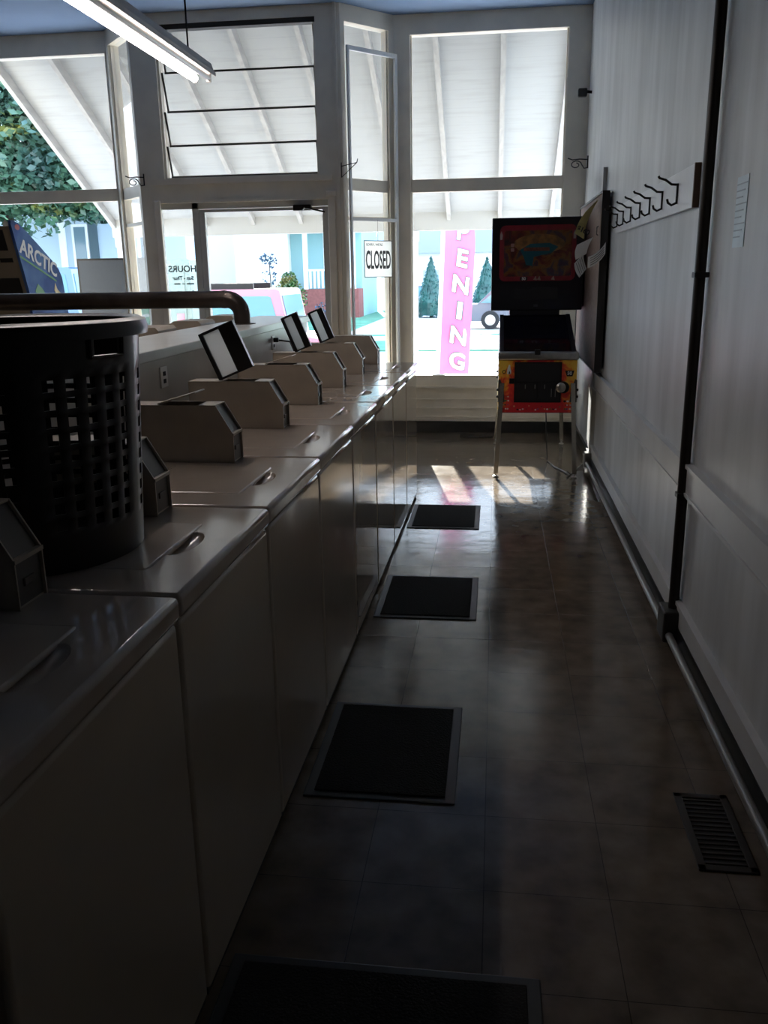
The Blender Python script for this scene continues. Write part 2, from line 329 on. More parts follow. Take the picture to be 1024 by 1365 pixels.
# right wall boards: rails, low band, battens
b = MB(); b.box(XR - .022, XR, YB, 6.62, .64, .75); b.box(XR - .03, XR, YB, 6.62, .742, .757); b.box(XR - .028, XR, YB, 6.62, .632, .644); struct(b.build('trim_3', M['trimr']))
b = MB(); b.box(XR - .018, XR, YB, 6.62, .10, .185); b.box(XR - .026, XR, YB, 6.62, .182, .197); struct(b.build('trim_4', M['trimr']))
b = MB(); b.box(XR - .028, XR, 6.62, 6.70, .105, 2.19); struct(b.build('trim_5', M['trimr']))

def pane(b, x0, x1, y, z0, z1): b.box(x0, x1, y, y + .005, z0, z1); return b
# window_1 (left) and window_4 (right)
def shopwin(name, x0, x1, ztop):
    b = MB(); b.box(x0, x1, YF + .02, YF + .08, 2.2, 2.31, .004)
    b.box(x0, x1, YF - .02, YF + T, .44, .55, .004)
    for a in (x0, x1 - .012): b.box(a, a + .012, YF + .03, YF + .07, .55, 2.2); b.box(a, a + .012, YF + .03, YF + .07, 2.31, ztop)
    w = struct(b.build(name, M['front']))
    for z0, z1 in ((.55, 2.2), (2.31, ztop)): pane(MB(), x0 + .012, x1 - .012, YF + .05, z0, z1).build('pane', M['glass'], w)
    return w
shopwin('window_1', -4.95, -3.585, 3.467)
shopwin('window_2', -.787, .575, 3.49)
# window_3: transom with four awning sashes swung outward
b = MB(); x0, x1 = -2.94, -1.54
b.box(x0, x0 + .02, YD + .02, YD + .09, 2.32, 3.56); b.box(x1 - .02, x1, YD + .02, YD + .09, 2.32, 3.56); b.box(x0, x1, YD + .02, YD + .09, 2.32, 2.34)
w = struct(b.build('window_3', M['front']))
MB().box(x0, x1, YD + .01, YD + .09, 3.52, 3.56).build('head_rail', M['vent'], w)
zs = [3.52, 3.2, 2.885, 2.605, 2.345]
for k in range(4):
    zt, zb = zs[k], zs[k + 1]; L_ = zt - zb
    m = Matrix.Translation((0, YD + .06, zt)) @ Matrix.Rotation(math.radians(17), 4, 'X')
    f = MB(); f.box(x0 + .02, x1 - .02, -.008, .012, -L_ - .006, -L_ + .010, mtx=m); f.box(x0 + .022, x0 + .034, -.006, .010, -L_, 0, mtx=m); f.box(x1 - .034, x1 - .022, -.006, .010, -L_, 0, mtx=m)
    s_ = f.build('sash', M['darkm'], w); MB().box(x0 + .034, x1 - .034, 0, .004, -L_ + .01, 0, mtx=m).build('pane', M['glass'], s_)
# window_4 right return, window_5 left return
for nm, A, B in (('window_4', RA, RB), ('window_5', LA, LB)):
    b = MB(); abox(b, A, B, .08, .9, -.08, -.02, 2.2, 2.30); abox(b, A, B, .08, .9, -.08, -.02, 1.955, 1.985); abox(b, A, B, .08, .9, -.08, -.02, .5, .56)
    abox(b, A, B, .08, .105, -.08, -.02, .5, 3.52); abox(b, A, B, .875, .9, -.08, -.02, .5, 3.52)
    w = struct(b.build(nm, M['front']))
    for z0, z1 in ((.56, 1.955), (1.985, 2.2), (2.3, 3.52)): abox(MB(), A, B, .105, .875, -.052, -.047, z0, z1).build('pane', M['glass'], w)
# door
b = MB(); b.box(-3.04, -3.01, YD + .02, YD + .08, 0, 2.13); b.box(-2.715, -2.66, YD + .02, YD + .08, 0, 2.13); b.box(-1.475, -1.45, YD + .02, YD + .08, 0, 2.13)
b.box(-3.04, -1.45, YD + .02, YD + .08, 2.075, 2.13); b.box(-3.01, -2.715, YD + .02, YD + .08, 0, .2)
fr = struct(b.build('door_1', M['alu'])); pane(MB(), -3.01, -2.715, YD + .05, .2, 2.075).build('sidelight', M['glass'], fr)
b = MB(); b.box(-2.655, -2.605, YD + .03, YD + .075, .01, 2.07); b.box(-1.53, -1.478, YD + .03, YD + .075, .01, 2.07); b.box(-2.605, -1.53, YD + .03, YD + .075, 2.045, 2.07); b.box(-2.605, -1.53, YD + .03, YD + .075, .01, .22)
lf = b.build('door_leaf', M['alu'], fr); pane(MB(), -2.605, -1.53, YD + .05, .22, 2.045).build('pane', M['glass'], lf)
b = MB(); b.box(-1.78, -1.62, YD - .04, YD + .03, 2.035, 2.085, .006); b.tube([(-1.7, YD - .02, 2.04), (-1.66, YD - .09, 2.055), (-1.5, YD - .02, 2.02)], .008, 6); b.build('door_closer', M['darkm'], lf)
b = MB(); b.tube([(-2.59, YD - .05, 1.0), (-2.59, YD - .05, 1.3)], .012, 8); b.box(-2.60, -2.58, YD - .05, YD + .03, 1.0, 1.02); b.box(-2.60, -2.58, YD - .05, YD + .03, 1.28, 1.3); b.build('door_handle', M['steel'], lf)

# hours lettering on the sidelight (reads from the street)
t = thing('window_lettering', 'grey opening hours lettering stuck on the narrow sidelight beside the door', 'sign', (-2.855, YD + .044, 1.42))
for i, (tx, sz, dz) in enumerate((('HOURS', .08, .14), ('Sun - Thur', .046, .06), ('Fri and Sat', .046, -.07))):
    xf(textmb(tx, sz, .0006, bold=.0018), frame_mtx((0, .004, dz), (-1, 0, 0), (0, 0, 1))).build('text_line', M['decal'], t)
for dz in (.01, -.12):
    b = MB(); b.box(-.09, -.03, .0034, .004, dz - .006, dz + .006); b.box(-.012, .01, .0034, .004, dz - .004, dz + .004); b.box(.03, .10, .0034, .004, dz - .006, dz + .006); b.build('small_print', M['decal'], t)

# ------------------------------------------------------------------ loose screen frame, CLOSED sign, hooks in the bay
t = thing('screen_frame', 'thin white wooden screen frame leaning inside the angled side window', 'frame', (0, 0, 0))
b = MB(); abox(b, RA, RB, .07, 1.0, .02, .045, 3.30, 3.335); b.build('top_rail', M['white'], t)
b = MB(); abox(b, RA, RB, .955, 1.0, .02, .045, .5, 3.30); b.build('stile', M['white'], t)
b = MB(); abox(b, RA, RB, .07, .1, .02, .045, .5, 3.30); b.build('stile', M['white'], t)
b = MB(); abox(b, RA, RB, .1, .955, .02, .045, 1.945, 1.972); b.build('cross_rail', M['white'], t)
b = MB(); abox(b, RA, RB, .1, .955, .02, .045, .5, .53); b.build('bottom_rail', M['white'], t)
ex = Vector((RB[0] - RA[0], RB[1] - RA[1], 0)).normalized()
c = ang(RA, RB, .53, .075)
t = thing('closed_sign', 'white sign reading CLOSED hanging on a cord in the side window', 'sign', (c.x, c.y, 1.62))
mm = frame_mtx((0, 0, 0), ex, (0, 0, 1))
MB().box(-.165, .165, -.16, .16, -.002, .002, mtx=mm).build('sign_board', M['traym'], t)
b = MB()
for q in ((-.165, -.159, -.16, .16), (.159, .165, -.16, .16), (-.165, .165, -.16, -.154), (-.165, .165, .154, .16)): b.box(*q, .002, .0034, mtx=mm)
b.build('border', M['ink'], t)
xf(textmb('CLOSED', .15, .0008, sx=.53, bold=.003), mm @ Matrix.Translation((0, -.015, .0035)) @ Matrix.Scale(1.45, 4, (0, 1, 0))).build('lettering', M['ink'], t)
xf(textmb("SORRY, WE'RE", .03, .0006, align='LEFT'), mm @ Matrix.Translation((-.14, .123, .0035))).build('lettering', M['ink'], t)
b = MB(); b.tube([(0, 0, .16), (0, 0, .335)], .0015, 6); b.build('cord', M['iron'], t)
t = tag(MB().tube([(-1.345, 7.797, 2.42), (-1.345, 7.797, 2.34), (-1.345, 7.797, 2.30), (-1.19, 7.67, 2.40), (-1.18, 7.66, 2.43), (-1.19, 7.67, 2.40), (-1.345, 7.797, 2.39)], .004, 6).build('wire_bracket', M['iron']), 'black wire triangle bracket on the door pier beside the side window', 'bracket')
def scroll(loc, sx, label):
    b = MB(); pts = []
    b.tube([(0, 0, -.05), (0, 0, .05)], .006, 6)
    b.tube([(0, 0, .02), (.07 * sx, 0, .025), (.13 * sx, 0, .02), (.17 * sx, 0, .035)], .005, 6)
    sp = [(.10 * sx - sx * (.05 - .03 * k / 14) * math.cos(k * .55), 0, -.02 + (.035 - .02 * k / 14) * math.sin(k * .55)) for k in range(15)]
    b.tube(sp, .0045, 6)
    b.tube([(0, 0, -.045), (.03 * sx, 0, -.05), (.05 * sx, 0, -.02)], .0045, 6)
    return tag(b.build('scroll_bracket', M['iron'], loc=loc), label, 'bracket')
scroll((XR - .004, 8.05, 2.39), -1, 'curly black iron plant bracket on the right wall in the far corner')
scroll((-3.13, 7.795, 2.33), -1, 'curly black iron plant bracket on the pillar left of the door')
t = thing('wall_camera', 'small dark camera on a short arm high on the right wall', 'camera', (XR, 8.0, 2.93))
MB().tube([(0, 0, 0), (-.05, 0, .005)], .012, 8).build('arm', M['iron'], t); MB().box(-.115, -.04, -.03, .03, -.035, .03, .01).build('body', M['iron'], t)

# ------------------------------------------------------------------ right wall things
t = thing('electrical_conduit', 'dark conduit riser and floor run along the right wall', 'conduit', (XR, 3.36, 0))
MB().tube([(-.028, 0, .15), (-.028, 0, ZC)], .021, 10).build('riser', mat('conduit_brown', (.022, .017, .015), .4, .3), t, smooth=40)
MB().tube([(-.05, -5.0, .062), (-.05, -.06, .062)], .016, 10).build('floor_run', M['conduitp'], t, smooth=40)
MB().tube([(-.05, .06, .062), (-.05, 3.22, .062)], .016, 10).build('floor_run', M['conduitp'], t, smooth=40)
MB().box(-.075, 0, -.065, .065, .03, .16, .008).build('junction_box', mat('box_dark', (.04, .036, .034), .45, .3), t)
for z in (.62, 1.45, 2.75): MB().box(-.052, 0, -.026, .026, z, z + .02, .003).build('strap', M['iron'], t)
ob = MB().box(-.07, 0, 3.21, 3.31, .03, .14, .008).build('outlet_box', M['steel'], t); MB().box(-.074, -.07, 3.225, 3.295, .045, .125, .002).build('cover_plate', M['steel'], ob)

t = thing('coat_rack', 'long white board with a row of black coat hooks on the right wall', 'coat rack', (XR, 4.73, 1.79))
MB().box(-.022, -.001, -1.12, 1.12, -.08, .08, .003).build('board', M['rack'], t); MB().box(-.024, -.0005, -1.128, -1.116, -.081, .081).build('end_grain', M['wood'], t)
for y in (3.91, 4.25, 4.58, 4.88, 5.2, 5.5, 5.76):
    b = MB(); d = y - 4.73
    b.tube([(-.024, d, .035), (-.024, d, -.045)], .006, 6)
    b.tube([(-.024, d, .03), (-.05, d, .032), (-.075, d, .05), (-.10, d, .058), (-.105, d, .066)], .005, 6); b.tube([(-.024, d, -.04), (-.045, d, -.05), (-.06, d, -.04), (-.064, d, -.025)], .005, 6)
    b.build('hook', M['iron'], t, smooth=50)
b = MB(); b.tube([(0, 0, .03), (-.05, 0, .03), (-.07, 0, .02), (-.07, 0, -.03), (-.045, 0, -.04)], .004, 6); tag(b.build('wall_hook', M['iron'], loc=(XR - .002, 6.45, 1.76)), 'single wire hook by itself on the wall near the cork board', 'hook')

t = thing('cork_board', 'tall brown cork board mounted on the right wall behind the pinball machine', 'board', (XR, 7.05, .80))
MB().box(-.062, -.022, -.80, .80, .0, 1.19).build('panel', M['cork'], t); b = MB(); b.box(-.068, -.018, -.815, -.80, -.01, 1.2); b.box(-.068, -.018, .80, .815, -.01, 1.2); b.box(-.068, -.018, -.8, .8, 1.19, 1.205); b.box(-.068, -.018, -.8, .8, -.012, 0); b.build('edge', M['corkedge'], t)
MB().box(-.022, -.0, -.7, .7, .1, .18).build('mounting_cleat', M['wood'], t); MB().box(-.022, -.0, -.7, .7, 1.0, 1.08).build('mounting_cleat', M['wood'], t)
def paper(name, pts, m, label, cat, rows=6, curl=.0):
    """pts: four corners tl, tr, br, bl"""
    a, b_, c_, d_ = [Vector(p) for p in pts]; g = []
    for i in range(rows + 1):
        u = i / rows; l = a.lerp(d_, u); r = b_.lerp(c_, u); row = []
        for j in range(5):
            v = j / 4; p = l.lerp(r, v); p.x -= curl * math.sin(u * PI) * (1 - v * .4); row.append(p)
        g.append(row)
    return tag(MB().sheet(g).build(name, m), label, cat)
p = paper('paper_tag', [(.675, 6.30, 1.95), (.685, 6.42, 1.95), (.60, 6.40, 1.70), (.53, 6.30, 1.735)], M['yellow'], 'yellow paper tag pinned near the top of the cork board', 'paper', 8, .03)
xf(textmb('$160', .045, .0005, bold=.0015), frame_mtx((.585, 6.292, 1.752), Vector((.07, 0, -.033)), Vector((.07, 0, .17)))).build('lettering', M['ink'], p)
p = paper('flyer', [(.55, 6.33, 1.66), (.66, 6.36, 1.71), (.62, 6.36, 1.60), (.545, 6.33, 1.56)], M['paper'], 'white folded paper corner sticking out below the yellow tag', 'paper', 6, .01)
p = paper('receipt', [(.53, 6.25, 1.535), (.59, 6.27, 1.60), (.62, 6.30, 1.50), (.57, 6.27, 1.44)], M['paper'], 'white striped receipt hanging lowest off the cork board', 'paper', 6, .01)
b = MB()
for k in range(4):
    u = .2 + .2 * k; a0 = Vector((.53, 6.25, 1.535)).lerp(Vector((.59, 6.27, 1.60)), u); a1 = Vector((.57, 6.27, 1.44)).lerp(Vector((.62, 6.30, 1.50)), u); a0.y -= .004; a1.y -= .004
    a0.x -= .004; b.tube([a0.lerp(a1, .1), a0.lerp(a1, .9)], .0016, 4)
b.build('print_line', M['ink'], p)
g = []
for i in range(9):
    u = i / 8; a = -.2 + u * 1.15
    g.append([(.64 + .11 * math.sin(a) + .0 * v, 6.22 - .02 * u, 1.50 + .11 * (1 - math.cos(a)) * .9 + .075 * v + .055 * u) for v in (0, .5, 1)])
p = tag(MB().sheet(g).build('curled_flyer', M['paper']), 'curled white printed strip curving across the cork board edge', 'paper')
b = MB()
for v in (.2, .4, .6, .8):
    pts = []
    for i in range(1, 8):
        u = i / 8; a = -.2 + u * 1.15; pts.append((.64 + .11 * math.sin(a), 6.216 - .02 * u, 1.50 + .11 * (1 - math.cos(a)) * .9 + .075 * v + .055 * u))
    b.tube(pts, .0022, 4)
b.build('print_line', M['ink'], p)
# handwritten line on the wall and notice by the near edge
b = MB(); y = 6.50
random.seed(3)
for k in range(9):
    z = 1.47 - k * .026; b.tube([(XR - .001, y + .02 * random.uniform(-1, 1), z), (XR - .001, y - .02, z - .012), (XR - .001, y + .025, z - .02)], .0035, 4)
tag(b.build('handwriting', M['ink']), 'column of black handwriting on the wall below the single wire hook', 'writing')
t = tag(MB().box(-.002, -.0005, -.06, .07, -.105, .11).build('wall_notice', mat('notice_paper', (.55, .66, .72), .35, noise=.1, nscale=12), loc=(XR, 2.98, 1.65)), 'pale blue notice sheet stuck on the right wall past the conduit', 'notice')
b = MB()
for k in range(9): b.box(-.003, -.0018, -.05 + .02 * (k % 3), .065, .085 - k * .02, .089 - k * .02)
b.build('print_line', mat('notice_line', (.30, .37, .42), .5), t)

# floor registers
def register(loc, lx, ly, label, rz=0):
    t = thing('floor_register', label, 'vent', loc, rz)
    b = MB(); w = .022
    b.box(-lx / 2, lx / 2, -ly / 2, -ly / 2 + w, 0, .006, .002); b.box(-lx / 2, lx / 2, ly / 2 - w, ly / 2, 0, .006, .002); b.box(-lx / 2, -lx / 2 + w, -ly / 2, ly / 2, 0, .006, .002); b.box(lx / 2 - w, lx / 2, -ly / 2, ly / 2, 0, .006, .002)
    b.build('frame', M['vent'], t); MB().box(-lx / 2 + w, lx / 2 - w, -ly / 2 + w, ly / 2 - w, 0, .0015).build('duct_opening', M['void'], t)
    b = MB(); n = int(max(lx, ly) / .022)
    for k in range(n):
        if lx > ly: x = -lx / 2 + w + (lx - 2 * w) * (k + .5) / n; b.box(x - .003, x + .003, -ly / 2 + w, ly / 2 - w, .001, .005)
        else: y = -ly / 2 + w + (ly - 2 * w) * (k + .5) / n; b.box(-lx / 2 + w, lx / 2 - w, y - .003, y + .003, .001, .005)
    b.build('louvre', M['vent'], t)
register((.615, 2.11, 0), .15, .34, 'dark floor vent close to the camera by the right wall')
register((-.16, 7.97, 0), .30, .09, 'small dark floor vent under the front window')

# floor mats
def floor_mat_thing(x0, x1, y0, y1, label, rz=0.):
    t = thing('floor_mat', label, 'mat', ((x0 + x1) / 2, (y0 + y1) / 2, 0), rz, 'black mats along the washers'); w, h = (x1 - x0) / 2, (y1 - y0) / 2
    MB().box(-w, w, -h, h, 0, .006, .003).build('rubber_backing', M['rubber'], t); MB().box(-w + .03, w - .03, -h + .025, h - .025, .006, .011, .002).build('carpet_pile', M['carpet'], t)
floor_mat_thing(-.512, -.075, 4.94, 5.48, 'black floor mat nearest the front window')
floor_mat_thing(-.520, -.06, 3.53, 4.08, 'black floor mat second from the front window')
floor_mat_thing(-.538, -.09, 2.155, 2.73, 'black floor mat third from the front window, in the dim middle of the aisle')
floor_mat_thing(-.558, .122, .95, 1.54, 'black floor mat closest to the camera at the bottom edge')

# ------------------------------------------------------------------ washers
def bool_cut(o, cutters):
    for c in cutters:
        md = o.modifiers.new('cut', 'BOOLEAN'); md.operation = 'DIFFERENCE'; md.object = c; md.solver = 'EXACT'
    dg = bpy.context.evaluated_depsgraph_get(); dg.update()
    me = bpy.data.meshes.new_from_object(o.evaluated_get(dg)); o.modifiers.clear(); o.data = me
    for c in cutters: bpy.data.objects.remove(c)
    me.shade_smooth()
    for p in me.polygons:
        n = p.normal; p.use_smooth = p.area < .004 or max(abs(n.x), abs(n.y), abs(n.z)) < .995
def washer_base(name, label, tall=False):
    t = thing(name, label, 'washing machine')
    MB().box(-.64, -.012, -.30, .30, 0, .03).build('toe_kick', M['void'], t)
    MB().box(-.655, -.004, -.306, .306, .016, .862, .012, 3).build('cabinet', M['enamel'], t, smooth=50, flat=.02)
    tp = MB().box(-.66, .004, -.3085, .3085, .866, .914, .012, 3).build('top_panel', M['enameltop'], t)
    c1 = MB().box(-.43, -.112, -.182, .158, .900, .95, .02, 3).build('cut', M['void']); c2 = MB().ball((-.105, 0, .914), .1, 3, (.36, .85, .17)).build('cut', M['void'])
    bool_cut(tp, [c1, c2])
    b = MB(); b.box(-.427, -.115, -.179, .155, .902, .9155, .0065, 3)
    b.build('lid', M['enameltop'], t, smooth=50, flat=.02)
    return t
def coin_case(t, lid):
    """narrow meter case standing on the rear of the top panel, sloped front towards the aisle"""
    y0, y1 = .205, .300
    prof = [(-.25, .914), (-.25, 1.006), (-.302, 1.095), (-.62, 1.095), (-.62, .914)]
    b = MB()
    for a in (y0, y1 - .004): b.prism(prof, 'y', a, a + .004)
    b.box(-.62, -.616, y0, y1, .914, 1.095); b.box(-.616, -.49, y0, y1, 1.091, 1.095); b.box(-.36, -.302, y0, y1, 1.091, 1.095); b.box(-.62, -.256, y0, y1, .914, .918)
    b.box(-.262, -.248, y0, y1, 1.000, 1.008)
    c = b.build('coin_box', M['boxm'], t)
    b = MB(); b.prism([(-.262, 1.004), (-.312, 1.09), (-.308, 1.092), (-.257, 1.006)], 'y', y0 + .004, y1 - .004); b.build('coin_slide_plate', M['boxd'], c)
    b = MB(); b.box(-.262, -.256, y0 + .004, y1 - .004, .918, 1.000); b.box(-.257, -.252, y0 + .03, y1 - .03, .95, .965, .002); b.build('coin_drawer', M['boxd'], c)
    if lid == 'shut': MB().box(-.49, -.36, y0, y1, 1.093, 1.097).build('service_lid', M['boxm'], c)
    if lid == 'ajar':
        m = Matrix.Translation((-.49, 0, 1.096)) @ Matrix.Rotation(-math.radians(16), 4, 'Y'); MB().box(0, .13, y0 + .004, y1 - .004, 0, .004, mtx=m).build('service_lid', M['boxm'], c)
    if lid in ('wide', 'narrow'):
        w = .135 if lid == 'wide' else .082
        m = Matrix.Translation((-.50, y0 + .055, 1.096)) @ Matrix.Rotation(math.radians(8), 4, 'Z') @ Matrix.Rotation(-math.radians(22), 4, 'Y')
        bd = .062 if lid == 'wide' else .034
        b = MB(); b.box(-.012, .004, -.012, .012, 0, .19, .003, mtx=m); b.box(w - bd, w, -.03, .012, .0, .19, .004, mtx=m); b.box(0, w, -.012, .012, .18, .19, mtx=m); b.box(0, w, -.012, .012, 0, .008, mtx=m)
        f = b.build('flip_tray', M['blackp'], c); MB().box(.004, w - bd + .002, .002, .006, .008, .18, mtx=m).build('tray_panel', M['traym'], f)
PITCH, SL = .62, .0125
def row_x(y): return -.570 + SL * (y - 1.41)
names = ['nearest washing machine, cut off by the lower left corner', 'washing machine carrying the black laundry basket', 'washing machine just past the basket, coin box lid ajar', 'washing machine with the broad grey flip tray raised on its coin box',
         'washing machine between the broad grey tray and the white trays, coin box lid ajar', 'washing machine with the nearer of the two white upright trays', 'washing machine with the farther of the two white upright trays', 'last washing machine of the front row, by the angled window']
lids = ['shut', 'shut', 'ajar', 'wide', 'ajar', 'narrow', 'narrow', 'shut']
proto = washer_base('washing_machine', names[0])
washers = [proto] + [copy_tree(proto) for _ in range(7)]
for k, w in enumerate(washers):
    y = 1.415 - PITCH / 2 + PITCH * k
    w.location = (row_x(y), y, 0); w.rotation_euler = (0, 0, -SL); w['label'] = names[k]; w['group'] = 'front row of washing machines'
    coin_case(w, lids[k])
# rear row, back to back across the bulkhead
rp = copy_tree(proto); rp.name = 'washing_machine'
b = MB(); pr = [(-.40, .914), (-.40, 1.12), (-.47, 1.235), (-.50, 1.25), (-.635, 1.25), (-.65, 1.235), (-.65, .914)]
b.prism(pr, 'y', -.125, .125); c = b.build('coin_box', M['boxm'], rp); MB().prism([(-.398, 1.0), (-.398, 1.11), (-.402, 1.11), (-.402, 1.0)], 'y', -.1, .1).build('coin_slide_plate', M['boxd'], c)
rear = [rp] + [copy_tree(rp) for _ in range(3)]
rl = ['rear row washing machine showing its box top nearest the basket', 'rear row washing machine whose box top shows left of the pipe elbow', 'rear row washing machine whose box top shows under the horizontal pipe', 'rear row washing machine framed by the pipe elbow']
for k, (w, y) in enumerate(zip(rear, (3.535, 4.155, 4.775, 5.395))):
    w.location = (-2.262, y, 0); w.rotation_euler = (0, 0, PI); w['label'] = rl[k]; w['group'] = 'rear row of washing machines'

# bulkhead between the rows
t = thing('plumbing_bulkhead', 'long pale plumbing bulkhead standing between the two rows of washers', 'bulkhead', (-1.42, 3.28, 0))
MB().box(-.165, .165, -2.48, 2.46, 0, 1.187).build('casing', M['divider'], t); MB().box(-.175, .185, -2.48, 2.48, 1.187, 1.226, .004).build('top_slab', M['slab'], t)
for y in (-.13, 1.55):
    p = MB().box(.165, .171, y - .035, y + .035, 1.075, 1.155, .003).build('outlet_cover', M['slab'], t)
    b = MB()
    for z in (1.1, 1.128): b.box(.171, .1725, y - .012, y + .012, z - .008, z + .008)
    b.build('socket', M['void'], p)
pl = MB().box(.171, .20, 1.535, 1.565, 1.12, 1.145, .004).build('plug', M['blackp'], t); MB().tube([(.2, 1.55, 1.13), (.26, 1.57, 1.12), (.27, 1.64, 1.05), (.24, 1.7, .95)], .005, 6).build('cord', M['blackp'], pl)

# duct pipe
def elbow(c, r, a0, a1, n=8): return [(c[0] + r * math.cos(a0 + (a1 - a0) * k / n), c[1], c[2] + r * math.sin(a0 + (a1 - a0) * k / n)) for k in range(n + 1)]
t = thing('vent_pipe', 'fat brown vent pipe rising from the bulkhead and running left', 'pipe', (-1.41, 4.77, 1.226))
MB().tube([(0, 0, 0), (0, 0, .05)] + elbow((-.085, 0, .05), .085, 0, PI / 2), .047, 18).build('elbow', M['pipe'], t, smooth=60)
MB().tube([(-.085, 0, .135), (XL + 1.41, 0, .135)], .0475, 18).build('horizontal_run', M['pipe'], t, smooth=60)
MB().tube([(-.083, 0, .135), (-.107, 0, .135)], .0495, 18).build('collar', M['pipe'], t, smooth=60); MB().lathe([(.075, 0), (.075, .004), (.05, .006)], seg=20).build('floor_flange', M['pipe'], t)

# ------------------------------------------------------------------ laundry basket
BC = (-.985, 1.675, .9165)
t = thing('laundry_basket', 'tall black plastic laundry basket standing on a washing machine', 'laundry basket', BC)
H_, r0, r1 = .488, .225, .255
def brad(z): return r0 + (r1 - r0) * z / H_
NS = 72
rows_ = [0., .05, .075]
holes = []
z = .075
for k in range(9):
    holes.append((z + .012, z + .034)); rows_ += [z + .012, z + .034]; z += .034
rows_ += [.40, .417, .452, .462]
rows_ = sorted(set(round(q, 4) for q in rows_))
bm = bmesh.new(); ring = []
for z in rows_: ring.append([bm.verts.new((brad(z) * math.cos(2 * PI * k / NS), brad(z) * math.sin(2 * PI * k / NS), z)) for k in range(NS)])
hs = [round(h[0], 4) for h in holes]
for i in range(len(rows_) - 1):
    for k in range(NS):
        a = 2 * PI * (k + .5) / NS
        hole = rows_[i] in hs and k % 2 == 0 and (k % 12) not in (0,)
        dh = min(abs((a - ha + PI) % (2 * PI) - PI) for ha in (math.radians(-18), math.radians(162)))
        grip = abs(rows_[i] - .417) < .002 and dh < .16
        if not (hole or grip): bm.faces.new((ring[i][k], ring[i][(k + 1) % NS], ring[i + 1][(k + 1) % NS], ring[i + 1][k]))
bm.faces.new(ring[0][::-1])
b = MB(); b.bm.free(); b.bm = bm; body = b.build('basket_body', M['blackp'], t, smooth=40)
md = body.modifiers.new('wall', 'SOLIDIFY'); md.thickness = .0028; md.offset = -1
rr = brad(.465)
MB().lathe([(rr - .006, .462), (rr + .018, .452), (rr + .020, .466), (rr + .016, .480), (rr + .002, .486), (rr - .010, .480), (rr - .006, .462)], seg=72).build('rim', M['blackp'], t, smooth=50)
# open ring, so remove caps
for o in t.children:
    if o.name.startswith('rim'):
        bm = bmesh.new(); bm.from_mesh(o.data); bmesh.ops.delete(bm, geom=[f for f in bm.faces if len(f.verts) > 4], context='FACES_ONLY'); bm.to_mesh(o.data); bm.free()
for ha in (math.radians(-18), math.radians(162)):
    b = MB()
    pts = [((brad(q) + .004) * math.cos(ha + da), (brad(q) + .004) * math.sin(ha + da), q) for da, q in ((-.17, .417), (.17, .417), (.17, .452), (-.17, .452), (-.17, .417))]
    b.tube(pts, .004, 6); b.build('hand_grip', M['blackp'], t)

# ------------------------------------------------------------------ fluorescent light
t = thing('fluorescent_light', 'long fluorescent strip light hanging over the washers', 'ceiling light', (-1.575, 3.65, 2.5))
MB().prism([(-.065, .03), (.065, .03), (.05, .075), (-.05, .075)], 'y', -1.22, 1.21).build('housing', M['fixture'], t)
for s_ in (-1, 1): MB().prism([(s_ * .065, .03), (s_ * .072, .03), (s_ * .072, .012), (s_ * .065, .012)], 'y', -1.22, 1.21).build('reflector_lip', M['fixture'], t)
MB().tube([(-.035, -1.19, 0), (-.035, 1.175, 0)], .019, 12).build('lit_tube', M['tube'], t, smooth=60); MB().tube([(.04, -1.19, 0), (.04, 1.175, 0)], .014, 12).build('unlit_tube', M['deadtube'], t, smooth=60)
for y in (-1.2, 1.18):
    for x in (-.035, .04): MB().box(x - .012, x + .012, y - .006, y + .012, -.022, .03, .003).build('lamp_holder', M['fixture'], t)
for y in (-1.0, 1.0): MB().tube([(0, y, .075), (0, y, ZC - 2.5)], .005, 6).build('hanger_wire', M['iron'], t)

# ------------------------------------------------------------------ pinball machine
t = thing('pinball_machine', 'pinball machine with a flame printed front and black backbox in the far corner', 'pinball machine', (.312, 6.38, 0))
MB().prism([(0, .48), (0, .867), (1.24, 1.03), (1.24, .48)], 'x', -.28, .28).build('cabinet', M['navy'], t)
MB().box(-.28, .28, -.004, 0, -.19, .19).build('flame_front', M['flame'], t, loc=(0, 0, .674))
b = MB()
for k in range(11): z = .5 + k * .035; b.box(-.2835, -.28, .01 + .02 * (k % 2), .9, z, z + .02)
b.build('side_print', M['flame'], t)
MB().box(-.29, .29, -.03, .055, .868, .925, .012, 3).build('lockdown_bar', M['steel'], t, smooth=40)
MB().box(-.026, .014, -.034, -.006, .905, .945, .004).build('launch_button', M['blackp'], t)
MB().prism([(.055, .905), (.055, .911), (.80, 1.150), (.80, 1.144)], 'x', -.262, .262).build('playfield_glass', M['bglass'], t)
for s_ in (-1, 1): MB().prism([(.05, .86), (.05, .915), (.80, 1.155), (.80, 1.0)], 'x', s_ * .262 - .016, s_ * .262 + .016).build('side_rail', M['navy'], t)
d = MB().box(-.168, .172, -.012, -.004, .558, .852, .002).build('coin_door', M['blackp'], t)
b = MB(); b.box(-.158, -.004, -.016, -.012, .57, .70); b.box(.008, .162, -.016, -.012, .57, .70); b.box(-.158, .162, -.016, -.012, .715, .84); b.build('door_panel', mat('coin_door_panel', (.012, .012, .014), .4), d)
b = MB()
for x in (-.09, -.02, .05): b.box(x, x + .006, -.0185, -.016, .66, .69)
b.box(.10, .104, -.018, -.016, .60, .66); b.box(.128, .132, -.018, -.016, .60, .66); b.build('coin_slot', M['steel'], d)
MB().box(-.205, -.168, -.012, -.004, .695, .735, .003).build('start_button', M['blackp'], t)
